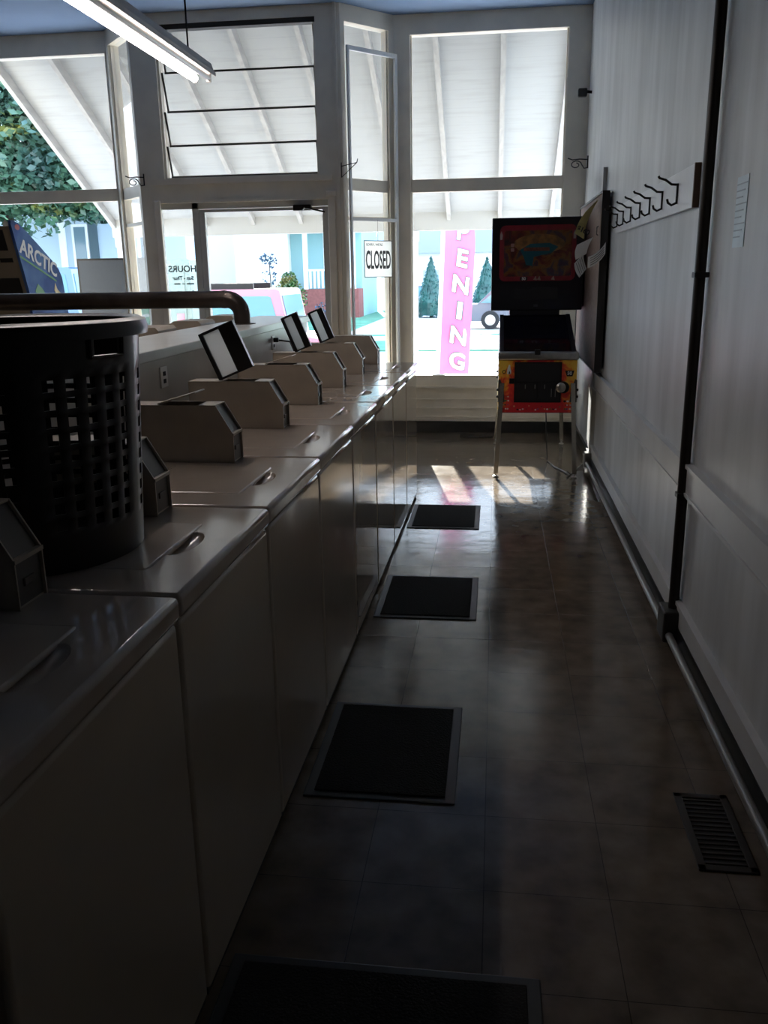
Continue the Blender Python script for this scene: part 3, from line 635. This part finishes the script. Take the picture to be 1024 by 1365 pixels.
pk = MB().tube([(.185, -.004, .672), (.185, -.05, .672)], .042, 20).build('plunger_housing', M['blackp'], t, smooth=50); MB().lathe([(.008, 0), (.02, .006), (.034, .016), (.036, .026), (.02, .036)], seg=20, mtx=Matrix.Translation((.165, -.048, .675)) @ Matrix.Rotation(PI / 2, 4, 'X')).build('plunger_knob', M['steel'], pk, smooth=60)
# printed marks on the front
ringm = MB()
for k in range(20):
    a0, a1 = 2 * PI * k / 20, 2 * PI * (k + 1) / 20
    ringm.prism([(-.243 + .014 * math.cos(a0), .781 + .014 * math.sin(a0)), (-.243 + .014 * math.cos(a1), .781 + .014 * math.sin(a1)), (-.243 + .009 * math.cos(a1), .781 + .009 * math.sin(a1)), (-.243 + .009 * math.cos(a0), .781 + .009 * math.sin(a0))], 'y', -.0055, -.004)
ringm.build('ball_emblem', M['ink'], t)
MB().prism([(-.222, .765), (-.222, .79), (-.218, .81), (-.208, .835), (-.2, .83), (-.196, .80), (-.19, .785), (-.194, .765)], 'y', -.0052, -.004).build('player_emblem', M['white'], t)
MB().prism([(-.212, .768), (-.204, .79), (-.197, .768)], 'y', -.0062, -.0052).build('emblem_ink_mark', M['ink'], t)  # dark triangle printed on the player emblem
e = MB().prism([(.195, .79), (.262, .79), (.25, .748), (.21, .748)], 'y', -.0055, -.004).build('number_emblem', M['ink'], t); xf(textmb('50', .034, .0005, bold=.001), frame_mtx((.229, -.0062, .77), (1, 0, 0), (0, 0, 1))).build('lettering', M['white'], e)
random.seed(11); cols = ['paper', 'skin', 'bluebadge', 'ink', 'redp', 'green', 'paper']
spots = [(-.165 + .022 * k + random.uniform(-.004, .004), random.choice((.508, .53)) + random.uniform(-.006, .006)) for k in range(16)] + [(-.245 + .018 * (k % 3) + random.uniform(-.004, .004), .51 + .03 * (k // 3)) for k in range(12)] + [(.205 + .018 * (k % 3) + random.uniform(-.004, .004), .51 + .028 * (k // 3)) for k in range(9)]
for i, (x, z) in enumerate(spots):
    r = random.uniform(.006, .0095); n = random.choice((3, 4, 6, 10)); a = random.uniform(0, 3)
    MB().prism([(x + r * math.cos(a + 2 * PI * k / n), z + r * .85 * math.sin(a + 2 * PI * k / n)) for k in range(n)], 'y', -.0052, -.004).build('team_badge', M[random.choice(cols)], t)
# legs
def leg(sx, y, sy):
    b = MB(); top = (sx * .262, y, .70); ft = (sx * .296, y + sy * .045, .03)
    # angle-section leg: two flanges
    for w0, w1, d0, d1 in ((-.022 * sx, .010 * sx, -.004, .0), (.006 * sx, .010 * sx, 0, .034 * -sy)):
        A = []
        for p in (top, ft):
            x0, x1 = sorted((p[0] + w0, p[0] + w1)); y0, y1 = sorted((p[1] + d0 + sy * .006, p[1] + d1 + sy * .006))
            A.append([b.bm.verts.new((x, yy, p[2])) for x, yy in ((x0, y0), (x1, y0), (x1, y1), (x0, y1))])
        fs = [b.bm.faces.new(A[0]), b.bm.faces.new(A[1][::-1])] + [b.bm.faces.new((A[0][i], A[1][i], A[1][(i + 1) % 4], A[0][(i + 1) % 4])) for i in range(4)]
        bmesh.ops.recalc_face_normals(b.bm, faces=fs)
    l = b.build('leg', M['legm'], t)
    MB().lathe([(.02, 0), (.022, .008), (.008, .014), (.008, .04)], (ft[0] - .006 * sx, ft[1] - sy * 0.006, 0), 14).build('leveller_foot', M['steel'], l)
    MB().prism([(sx * .285, .72), (sx * .285, .56), (sx * .235, .56), (sx * .245, .66), (sx * .27, .73)], 'y', y + (-.009 if sy < 0 else .001), y + (-.004 if sy < 0 else .006)).build('corner_plate', mat('leg_plate', (.09, .085, .08), .4, .5), l)
    b = MB()
    for z in (.60, .65): b.ball((sx * .288, y + sy * .004, z), .011, 1)
    b.build('leg_bolt', M['darkm'], l)
for sx in (-1, 1): leg(sx, 0, -1); leg(sx, 1.24, 1)
# backbox
bx = MB().box(-.352, .372, .82, 1.22, 1.185, 1.90, .008).build('backbox', M['navy'], t)
MB().box(-.2, .2, .85, 1.2, 1.0, 1.19).build('backbox_neck', M['navy'], t)
def rrect(x0, x1, z0, z1, r, n=6):
    pts = []
    for cx, cz, a in ((x1 - r, z1 - r, 0), (x0 + r, z1 - r, PI / 2), (x0 + r, z0 + r, PI), (x1 - r, z0 + r, 1.5 * PI)):
        pts += [(cx + r * math.cos(a + PI / 2 * k / n), cz + r * math.sin(a + PI / 2 * k / n)) for k in range(n + 1)]
    return pts
MB().prism(rrect(-.29, .308, 1.415, 1.842, .045), 'y', .815, .8205).build('backglass_border', M['redtrim'], t)
MB().prism(rrect(-.255, .275, 1.452, 1.80, .015), 'y', .8115, .8155).build('backglass', M['art'], t)
MB().prism([(.02 + .20 * math.cos(k * PI / 10), 1.70 + .075 * math.sin(k * PI / 10)) for k in range(20)], 'y', .8105, .8118).build('sun_print', mat('orange_print', (.34, .16, .04), .3, noise=.7, nscale=18), t)
MB().prism([(-.13, 1.655), (-.05, 1.70), (.10, 1.705), (.17, 1.675), (.12, 1.63), (-.02, 1.60), (-.03, 1.53), (-.08, 1.54), (-.10, 1.60)], 'y', .8093, .8104).build('title_splash', mat('teal_print', (.015, .10, .13), .25), t)
MB().box(-.10, .10, .807, .8093, 1.645, 1.672).build('title_bar', mat('rust_print', (.22, .06, .03), .3, noise=.6, nscale=60), t)
for px, pz, c_ in ((-.19, 1.69, 'paper'), (-.19, 1.655, 'paper')): MB().prism(rrect(px - .012, px + .014, pz - .012, pz + .014, .004, 2), 'y', .8095, .8118).build('badge', mat('dull_badge', (.35, .2, .19), .4), t)
e = MB().prism(rrect(-.125, -.065, 1.418, 1.448, .006, 2), 'y', .812, .8152).build('number_emblem', M['ink'], t); xf(textmb('50', .032, .0005, bold=.001), frame_mtx((-.095, .811, 1.433), (1, 0, 0), (0, 0, 1))).build('lettering', M['white'], e)
for x, w_ in ((-.278, .02), (.295, .022)): MB().prism([(x - w_ / 2, 1.735), (x - w_ / 2, 1.775), (x, 1.80), (x + w_ / 2, 1.77), (x + w_ / 3, 1.735)], 'y', .812, .8152).build('player_emblem', mat('faded_white', (.4, .34, .34), .4), t)
for x in (-.02, .01, .12): MB().prism([(x, 1.425), (x + .02, 1.455), (x + .03, 1.42)], 'y', .812, .8152).build('player_emblem', mat('faded_tan', (.38, .3, .24), .4), t)
MB().box(-.165, .18, .8165, .8205, 1.272, 1.362, .002).build('score_display', M['display'], t)
MB().box(-.012, .022, .817, .8205, 1.215, 1.232).build('badge', mat('dull_metal', (.10, .10, .12), .3, .5), t)
MB().tube([(.12, 1.0, .48), (.125, .7, .12), (.125, .55, .006), (.17, .3, .006), (.21, .2, .006), (.25, .08, .006), (.265, .03, .006), (.24, .0, .006), (.245, .04, .03), (.27, .06, .006), (.33, .25, .006), (.40, .36, .03), (.41, .38, .08)], .0045, 6).build('power_cord', M['blackp'], t)

# ------------------------------------------------------------------ left window things
t = thing('arcade_cabinet', 'arcade game with a blue side panel lettered ARCTIC by the left window', 'arcade machine', (-3.55, 6.4, 0))
out = [(.07, 0), (-.023, 1.38), (-.175, 1.885), (-.165, 1.91), (-.14, 1.912), (-.06, 1.89), (.05, 1.83), (.18, 1.755), (.385, 1.629), (.47, 1.57), (.515, 1.50), (.535, 1.362), (.60, .95), (.60, 0)]
MB().prism(out, 'x', -.022, 0).build('side_panel', M['blueart'], t); MB().prism(out, 'x', -.70, -.678).build('side_panel', M['blueart'], t)
ins = [(.085, 0), (-.008, 1.38), (-.155, 1.87), (-.06, 1.86), (.17, 1.73), (.37, 1.60), (.44, 1.52), (.51, 1.36), (.58, .95), (.58, 0)]
MB().prism(ins, 'x', -.678, -.022).build('case', M['beige'], t)
def rearx(b, x0, x1, z0, z1, d=.006):
    f = lambda z: -.008 + (z - 1.38) * (-.147 / .49) if z > 1.38 else .085 - .093 * z / 1.38
    return b.prism([(f(z0) - d, z0), (f(z0) + .01, z0), (f(z1) + .01, z1), (f(z1) - d, z1)], 'x', x0, x1)
rearx(MB(), -.62, -.085, 1.70, 1.845).build('rear_opening', M['void'], t); rearx(MB(), -.62, -.06, 1.385, 1.50).build('rear_opening', M['void'], t); rearx(MB(), -.17, -.07, 1.615, 1.645).build('rear_latch', M['void'], t)
tb = textmb('ARCTIC', .15, .001, bold=.004); xs = [v.co.x for v in tb.bm.verts]; bmesh.ops.scale(tb.bm, vec=(.56 / (max(xs) - min(xs)), 1, 1), verts=tb.bm.verts)
m_ = frame_mtx((.002, .175, 1.64), (0, .56, -.20), (0, .16, .6)); xf(tb, m_).build('lettering', M['paper'], t)
xf(MB().box(-.28, .27, -.085, -.07, -.0005, .001), m_).build('underline', M['green'], t)
b = MB(); b.ball((0, -.09, 1.865), .035, 2, (.05, 1, .6)); b.build('red_spot', M['redp'], t)
MB().prism([(.06, 1.40), (.11, 1.455), (.17, 1.42), (.22, 1.37), (.1, 1.36)], 'x', 0, .002).build('green_figure', M['green'], t)
MB().prism([(.36, 1.40), (.385, 1.46), (.41, 1.41), (.455, 1.38), (.40, 1.36)], 'x', 0, .002).build('tan_figure', M['skin'], t)
b = MB(); b.tube([(-.62, .2, 1.72), (-.63, .18, 1.95), (-.60, .17, 2.1), (-.62, .2, 2.6), (-.66, .3, 3.2)], .006, 6); b.build('cable', M['blackp'], t)
t = thing('notice_stand', 'grey display board in a dark frame standing on the porch outside the left window', 'board', (-4.2, 9.3, -.14))
MB().box(-.37, .39, .002, .02, 1.0, 1.825).build('panel', M['greyb'], t); b = MB(); b.box(-.385, -.37, 0, .024, .98, 1.845); b.box(.39, .405, 0, .024, .98, 1.845); b.box(-.37, .39, 0, .024, 1.825, 1.845); b.box(-.37, .39, 0, .024, .98, 1.0); b.build('frame', M['darkm'], t)
for x in (-.377, .397): MB().box(x - .01, x + .01, 0, .024, 0, .98).build('leg', M['darkm'], t); MB().box(x - .01, x + .01, -.15, .17, 0, .02).build('foot', M['darkm'], t)

# ------------------------------------------------------------------ porch and outside
SLP = .57; Y0, Y1 = 7.95, 11.0; ZE = 2.21
def zr(y): return ZE + SLP * (11.0 - y)
XW0, XW1 = -4.90, 3.4
b = MB(); b.prism([(Y0, zr(Y0)), (Y1 + .25, zr(Y1 + .25)), (Y1 + .25, zr(Y1 + .25) + .04), (Y0, zr(Y0) + .04)], 'x', XW0, XW1); struct(b.build('porch_roof', M['plank']))
pr = struct(MB().box(XW0, XW1, 11.0, 11.11, 2.0, ZE).build('porch_beam', M['beamp']))
x = -4.87
k = 0
while x < XW1:
    MB().prism([(Y0 + .02, zr(Y0 + .02)), (Y0 + .02, zr(Y0 + .02) - .13), (Y1, zr(Y1) - .10), (Y1, zr(Y1))], 'x', x - .024, x + .024).build('rafter', M['rafter'], pr)
    x += .612
for i, x in enumerate((-4.80, -1.03, 2.6)):
    o = struct(MB().box(x - .055, x + .055, 11.0, 11.11, -.15, 2.0, .004).build('porch_post', M['white'])); MB().box(x - .068, x + .068, 10.985, 11.125, 1.88, 2.0, .004).build('post_cap', M['white'], o)
struct(MB().box(-7, 5, 7.9, 11.4, -.35, -.14).build('porch_floor', M['concrete']))
struct(MB().box(-60, 60, 11.4, 23.2, -.62, -.5).build('street', M['asphalt'])); struct(MB().box(-60, 60, 7.9, 11.4, -.62, -.36).build('sidewalk', M['concrete']))
struct(MB().box(-60, 60, 23.2, 90, -.62, -.46).build('lawn', M['grass'])); struct(MB().box(-60, 60, 26.6, 28.4, -.46, -.45).build('far_sidewalk', M['concrete'])); struct(MB().box(-5.2, 6, 29.5, 52, -.46, -.452).build('driveway', M['concrete']))

def fan(b, c, r, n, sz, sc=(1, 1, 1)):
    for _ in range(n):
        while True:
            v = Vector((random.uniform(-1, 1), random.uniform(-1, 1), random.uniform(-1, 1)))
            if .3 < v.length < 1: break
        p = Vector(c) + Vector((v.x * sc[0], v.y * sc[1], v.z * sc[2])) * r
        a = Vector((random.uniform(-1, 1), random.uniform(-1, 1), random.uniform(-.6, .6))).normalized() * sz; q = a.orthogonal().normalized() * sz * .6
        q.rotate(Matrix.Rotation(random.uniform(0, 6), 3, a))
        vs = [b.bm.verts.new(p + w) for w in (a, q, -a, -q)]; b.bm.faces.new(vs)
def tree(name, loc, blobs, trunk_h, n, sz, m, label, cat='tree', tk=1.):
    t = thing(name, label, cat, loc); b = MB()
    for c, r, sc in blobs: fan(b, c, r, n, sz, sc)
    b.build('foliage', m, t); MB().tube([(0, 0, 0), (.05, 0, trunk_h * .5), (0, .05, trunk_h)], [.05 * trunk_h * tk, .04 * trunk_h * tk, .02 * trunk_h * tk], 8).build('trunk', M['bark'], t); return t
tree('broadleaf_tree', (-15.5, 27, -.46), [((0, 0, 6.2), 3.2, (1.2, 1, .95)), ((3.0, .5, 4.6), 1.5, (1.3, 1, .6)), ((-3, 0, 5.5), 2.6, (1, 1, .9)), ((1.2, -.5, 4.9), 1.7, (1.3, 1, .6)), ((-1.5, -1, 4.6), 1.8, (1.3, 1, .6)), ((1.8, 0, 6.8), 2.0, (1.1, 1, .9))], 5.5, 4200, .15, M['leaf'], 'large leafy tree with yellow sunlight coloured into its leaves beyond the left window')
def conifer(loc, h, r, label):
    t = thing('conifer', label, 'tree', loc); b = MB()
    b.lathe([(r * .75, .12), (r * .8, .25 * h), (r * .42, .62 * h), (.03, .97 * h)], seg=14)
    for _ in range(1500):
        u = random.random() ** .6; z = h * (1 - u); rr = r * min(1, u * 1.15) * random.uniform(.75, 1.08); a = random.uniform(0, 2 * PI)
        p = Vector((rr * math.cos(a), rr * math.sin(a), max(.08, z))); d = Vector((math.cos(a), math.sin(a), -.55 + random.uniform(-.4, .4))).normalized() * random.uniform(.05, .12); q = d.orthogonal().normalized() * .03
        vs = [b.bm.verts.new(p + w) for w in (d, q, -d * .6, -q)]; b.bm.faces.new(vs)
    b.build('foliage', M['conif'], t); MB().tube([(0, 0, 0), (0, 0, .5)], .08, 8).build('trunk', M['bark'], t)
conifer((-3.0, 41, -.46), 2.8, .75, 'dark conifer between the porch post and the pink flag'); conifer((-.45, 42, -.46), 2.75, .8, 'dark conifer partly behind the pinball machine')
tree('round_bush', (-9.15, 38.6, -.46), [((0, 0, 1.0), .95, (.85, .85, .9)), ((0, 0, 1.7), .5, (.8, .8, .95))], .6, 700, .07, M['sunlit_leaf2'], 'cone shaped bush with orange sunlight coloured into its leaves by the house porch', 'bush')  # orange in the leaf colour stands for sun on the bush
tree('sapling', (-9.75, 37.5, -.46), [((0, 0, 1.9), .5, (.8, .6, .8)), ((.1, 0, 2.6), .35, (.9, .6, .9)), ((-.2, 0, 2.75), .3, (.6, .6, .9))], 2.6, 55, .07, M['shrub'], 'sparse young tree with bluish leaves before the white house', 'tree', .3)
tree('low_shrub', (-7.55, 38.9, -.46), [((0, 0, .5), .5, (1.2, .8, .7))], .3, 260, .06, M['shrub'], 'low bluish shrub beside the cone shaped bush', 'bush')

# white house across the street
t = thing('white_house', 'white house with a railed porch seen through the door glass', 'house', (-11.5, 42, -.46))
MB().box(-5.4, 1.35, 0, 7, 0, 7.5).build('wall', M['siding'], t); MB().prism([(-5.8, 7.5), (-2, 10.4), (5.2, 7.5)], 'y', -.6, 7.4).build('roof', M['roofm'], t)
MB().box(1.35, 4.9, 1.4, 7, .0, 7.5).build('porch_wall', M['teal'], t)
MB().box(1.3, 4.95, -.1, 1.4, .0, 1.35).build('brick_base', M['brick'], t)
w = MB().box(-2.75, -1.46, -.04, .02, 2.1, 4.0).build('window', M['siding'], t); MB().box(-2.65, -1.54, -.05, -.03, 2.2, 3.9).build('pane', M['hglass'], w); MB().box(-2.75, -1.46, -.07, -.05, 3.0, 3.06).build('meeting_rail', M['siding'], w)
w = MB().box(3.0, 4.4, 1.36, 1.42, 2.3, 3.95).build('window', M['siding'], t); MB().box(3.08, 4.32, 1.34, 1.37, 2.38, 3.9).build('pane', M['hglass'], w)
for x in (1.45, 2.38, 4.7): MB().box(x - .1, x + .1, -.08, .12, 1.35, 4.2).build('porch_column', M['siding'], t)
r_ = MB().box(2.5, 4.6, -.04, .04, 2.2, 2.28).build('railing', M['siding'], t)
for k in range(11): MB().box(2.55 + k * .2, 2.65 + k * .2, -.03, .03, 1.4, 2.2).build('baluster', M['siding'], r_)
MB().box(1.2, 5.0, -.3, 1.4, 4.1, 4.4).build('porch_roof', M['siding'], t)
# blue house on the left
t = thing('blue_house', 'pale blue sided house beyond the left window', 'house', (-15.5, 31, -.46))
MB().box(-3.5, 4.4, 0, 6, 0, 5.2).build('wall', M['siding2'], t); MB().prism([(-4, 5.2), (.4, 7.4), (4.8, 5.2)], 'y', -.4, 6.4).build('roof', M['roofm'], t)
MB().box(-.35, -.1, -.06, 0, 0, 5.2).build('corner_board', M['siding'], t)
for x in (.15, 2.1):
    w = MB().box(x, x + .62, -.05, .02, 2.0, 3.9).build('window', M['siding'], t); MB().box(x + .1, x + .52, -.07, -.04, 2.1, 3.8).build('pane', M['hglass'], w)
    MB().box(x + .66, x + .98, -.05, .0, 1.95, 3.95).build('shutter', M['shutter'], t)
# grey garage beyond the flag
t = thing('pale_garage', 'pale garage behind the conifers and parked cars', 'garage', (-1.5, 50, -.46))
MB().box(-5, 6, 0, 6, 0, 3.1).build('wall', M['siding'], t); MB().prism([(-.4, 3.1), (3, 5.2), (6.4, 3.1)], 'x', -5.4, 6.4).build('roof', M['roofm'], t); MB().box(-2.6, -.6, -.05, 0, 0, 2.2).build('garage_door', M['siding2'], t); MB().box(1.6, 2.9, -.05, 0, 1.4, 2.6).build('window', M['hglass'], t)

def car(loc, rz, Lc, Wc, Hc, m, label, cat, suv=False, rack=False):
    t = thing('car', label, cat, loc, rz); h0 = .28; hb = Hc * (.52 if suv else .58)
    bd = [(-Lc / 2, h0), (-Lc / 2, hb), (-Lc / 2 + .1, hb + .04), (Lc / 2 - .75, hb + .03), (Lc / 2 - .08, hb - .1), (Lc / 2, h0 + .25), (Lc / 2, h0)]
    MB().prism(bd, 'y', -Wc / 2, Wc / 2).build('body', m, t)
    if suv: gp = [(-Lc / 2 + .03, hb), (-Lc / 2 + .12, Hc - .04), (-Lc / 2 + .2, Hc), (Lc / 2 - 1.34, Hc), (Lc / 2 - 1.28, Hc - .03), (Lc / 2 - 1.12, hb)]
    else: gp = [(-Lc / 2 + .35, hb), (-Lc / 2 + .95, Hc - .03), (-Lc / 2 + 1.1, Hc), (Lc / 2 - 1.95, Hc), (Lc / 2 - 1.8, Hc - .03), (Lc / 2 - 1.05, hb)]
    MB().prism(gp, 'y', -Wc / 2 + .08, Wc / 2 - .08).build('cabin', m, t)
    cx = sum(p[0] for p in gp) / len(gp); cz = (hb + Hc) / 2
    gg = [(cx + (x - cx) * .9, cz + (z - cz) * .72) for x, z in gp]
    for s_ in (-1, 1):
        y = s_ * (Wc / 2 - .075); w = MB().prism(gg, 'y', y - .004, y + .004).build('side_glass', M['carglass'], t); x = cx + .25; MB().box(x - .04, x + .04, y - .008, y + .008, cz - (Hc - hb) * .36, cz + (Hc - hb) * .36).build('pillar', m, w)
    for i in ((0, 1), (4, 5)):
        pa, pb = gp[i[0]], gp[i[1]]; dx = .012 * (-1 if i[0] == 0 else 1)
        MB().prism([(pa[0] * .9 + pb[0] * .1 + dx, pa[1] * .9 + pb[1] * .1), (pa[0] * .1 + pb[0] * .9 + dx, pa[1] * .1 + pb[1] * .9), (pa[0] * .1 + pb[0] * .9, pa[1] * .1 + pb[1] * .9), (pa[0] * .9 + pb[0] * .1, pa[1] * .9 + pb[1] * .1)], 'y', -Wc / 2 + .18, Wc / 2 - .18).build('screen_glass', M['carglass'], t)
    for sx in (-1, 1):
        for sy in (-1, 1):
            x = sx * Lc * .31; w = MB().tube([(x, sy * (Wc / 2 - .2), .33), (x, sy * (Wc / 2 + .01), .33)], .33, 20).build('wheel', M['tyre'], t); MB().tube([(x, sy * (Wc / 2), .33), (x, sy * (Wc / 2 + .02), .33)], .19, 16).build('hubcap', M['steel'], w)
    for sy in (-1, 1): MB().box(-Lc / 2 - .02, -Lc / 2 + .04, sy * Wc * .4 - .09, sy * Wc * .4 + .09, hb - .28, hb - .06).build('tail_light', M['taill'], t)
    if rack:
        b = MB()
        for sy in (-1, 1): b.box(-Lc / 2 + .3, Lc / 2 - 1.8, sy * .6 - .03, sy * .6 + .03, Hc, Hc + .1)
        for x in (-1.4, -.7, 0): b.box(x - .03, x + .03, -.6, .6, Hc + .06, Hc + .1)
        b.build('roof_rack', M['darkm'], t)
    return t
car((-4.78, 15.9, -.5), 0, 4.6, 1.8, 1.78, M['carred'], 'red four wheel drive with a roof rack parked outside the door', 'car', True, True)
car((-3.75, 46.5, -.45), PI / 2 + .1, 4.3, 1.75, 1.4, M['cargrey'], 'dark car seen tail first between post and flag', 'car')
car((1.2, 32.5, -.45), 0, 4.5, 1.75, 1.45, M['cargrey'], 'dark grey car beyond the flag beside the pinball backbox', 'car')
car((-11.95, 20.5, -.5), PI, 4.4, 1.8, 2.28, M['carblue'], 'blue van parked across from the left window', 'car', True)
tag(MB().box(-.16, .16, -.1, .1, 0, .64, .01).build('utility_box', M['shutter'], loc=(-9.75, 39.4, -.46)), 'small dark utility box on the lawn by the cone shaped bush', 'box')
t = thing('street_cabinet', 'grey green utility cabinet outside behind the hours lettering', 'cabinet', (-4.43, 12.1, -.5))
MB().box(-.165, .165, -.1, .2, 0, 2.24, .01).build('case', M['utility'], t); MB().box(-.14, .08, -.112, -.1, .2, 2.1).build('door', M['utility'], t); MB().box(-.06, .05, -.117, -.112, 1.2, 1.5).build('sticker', M['carred'], t)

# feather flag
t = thing('feather_flag', 'pink feather flag with white lettering standing outside the front window', 'flag', (-.62, 13, -.36))
def fp(u, v):  # u across 0..1, v up 0..1
    z = .35 + 2.95 * v; w = .50 * (1 - max(0, (v - .62) / .38) ** 2.2); x = -.27 + .07 * v + w * u + .05 * v
    return (x, .025 * math.sin(5 * v + 3 * u), z)
def strip(u0, u1, v0, v1, th, dy=0., n=24):
    g = [[Vector(fp(u0 + (u1 - u0) * j / 4, v0 + (v1 - v0) * i / n)) + Vector((0, dy, 0)) for j in range(5)] for i in range(n + 1)]
    return MB().sheet(g, th)
strip(.12, 1, 0, 1, .001).build('cloth', M['pink'], t); strip(0, .12, 0, 1, .001).build('pole_sleeve', M['flagw'], t)
MB().tube([(-.24, 0, -.14), (-.24, .005, .35), (-.23, .01, .5)], .012, 8).build('pole', M['steel'], t); MB().box(-.45, -.03, -.2, .2, -.14, -.125).build('base_plate', M['darkm'], t)
m_ = None
for k, ch in enumerate('GNINEPO'):
    v = .035 + k * .125; p = Vector(fp(.64, v + .04)); sx = 1.05 if ch != 'I' else 1.4
    b = textmb(ch, .33, .002, sx=sx, bold=.021); xf(b, frame_mtx((p.x, p.y - .012, p.z), (1, 0, -.25), (.1, 0, 1))); b.build('letter_outline', M['decal'], t)
    b = textmb(ch, .33, .002, sx=sx, bold=.010); xf(b, frame_mtx((p.x, p.y - .016, p.z), (1, 0, -.25), (.1, 0, 1))); b.build('letter', M['flagw'], t)

# ------------------------------------------------------------------ light
W = bpy.data.worlds.new('sky'); S.world = W; W.use_nodes = True; nt = W.node_tree; bg = nt.nodes['Background']
tc = nt.nodes.new('ShaderNodeTexCoord'); sp = nt.nodes.new('ShaderNodeSeparateXYZ'); rpn = nt.nodes.new('ShaderNodeValToRGB')
nt.links.new(tc.outputs['Generated'], sp.inputs[0]); nt.links.new(sp.outputs['Z'], rpn.inputs[0]); nt.links.new(rpn.outputs[0], bg.inputs[0])
rpn.color_ramp.elements[0].color = (.92, .97, 1, 1); rpn.color_ramp.elements[1].color = (.42, .62, 1, 1)
bg.inputs[1].default_value = 5.4
ld = bpy.data.lights.new('sun', 'SUN'); ld.energy = 34.; ld.angle = .006; ld.color = (1, .92, .80); lo = bpy.data.objects.new('sun', ld); COL.objects.link(lo)
sd = Vector((.178, -1, -.362)).normalized(); lo.rotation_euler = sd.to_track_quat('-Z', 'Y').to_euler()

# ------------------------------------------------------------------ camera
cd = bpy.data.cameras.new('camera'); cam = bpy.data.objects.new('camera', cd); COL.objects.link(cam); S.camera = cam
cd.sensor_fit = 'HORIZONTAL'; cd.sensor_width = 36; cd.lens = 36 * 1140 / 1024; cd.clip_start = .02; cd.clip_end = 300
pit, yaw, rol = math.radians(15.449), math.radians(7.469), .016
fw = Vector((-math.sin(yaw) * math.cos(pit), math.cos(yaw) * math.cos(pit), -math.sin(pit))); rt = Vector((math.cos(yaw), math.sin(yaw), 0)); up = rt.cross(fw)
c_, s_ = math.cos(rol), math.sin(rol); rt2 = rt * c_ - up * s_; up2 = rt * s_ + up * c_
mx = Matrix.Identity(4)
for i in range(3): mx[i][0] = rt2[i]; mx[i][1] = up2[i]; mx[i][2] = -fw[i]; mx[i][3] = (0, 0, 1.475)[i]
cam.matrix_world = mx
S.view_settings.view_transform = 'Standard'; S.view_settings.look = 'None'; S.view_settings.exposure = 0; S.view_settings.gamma = 1; S.view_settings.use_curve_mapping = False
S.cycles.use_denoising = True
try: S.cycles.denoiser = 'OPENIMAGEDENOISE'
except Exception: pass
S.cycles.max_bounces = 10; S.cycles.diffuse_bounces = 5; S.cycles.glossy_bounces = 5; S.cycles.transparent_max_bounces = 16; S.cycles.sample_clamp_indirect = 6
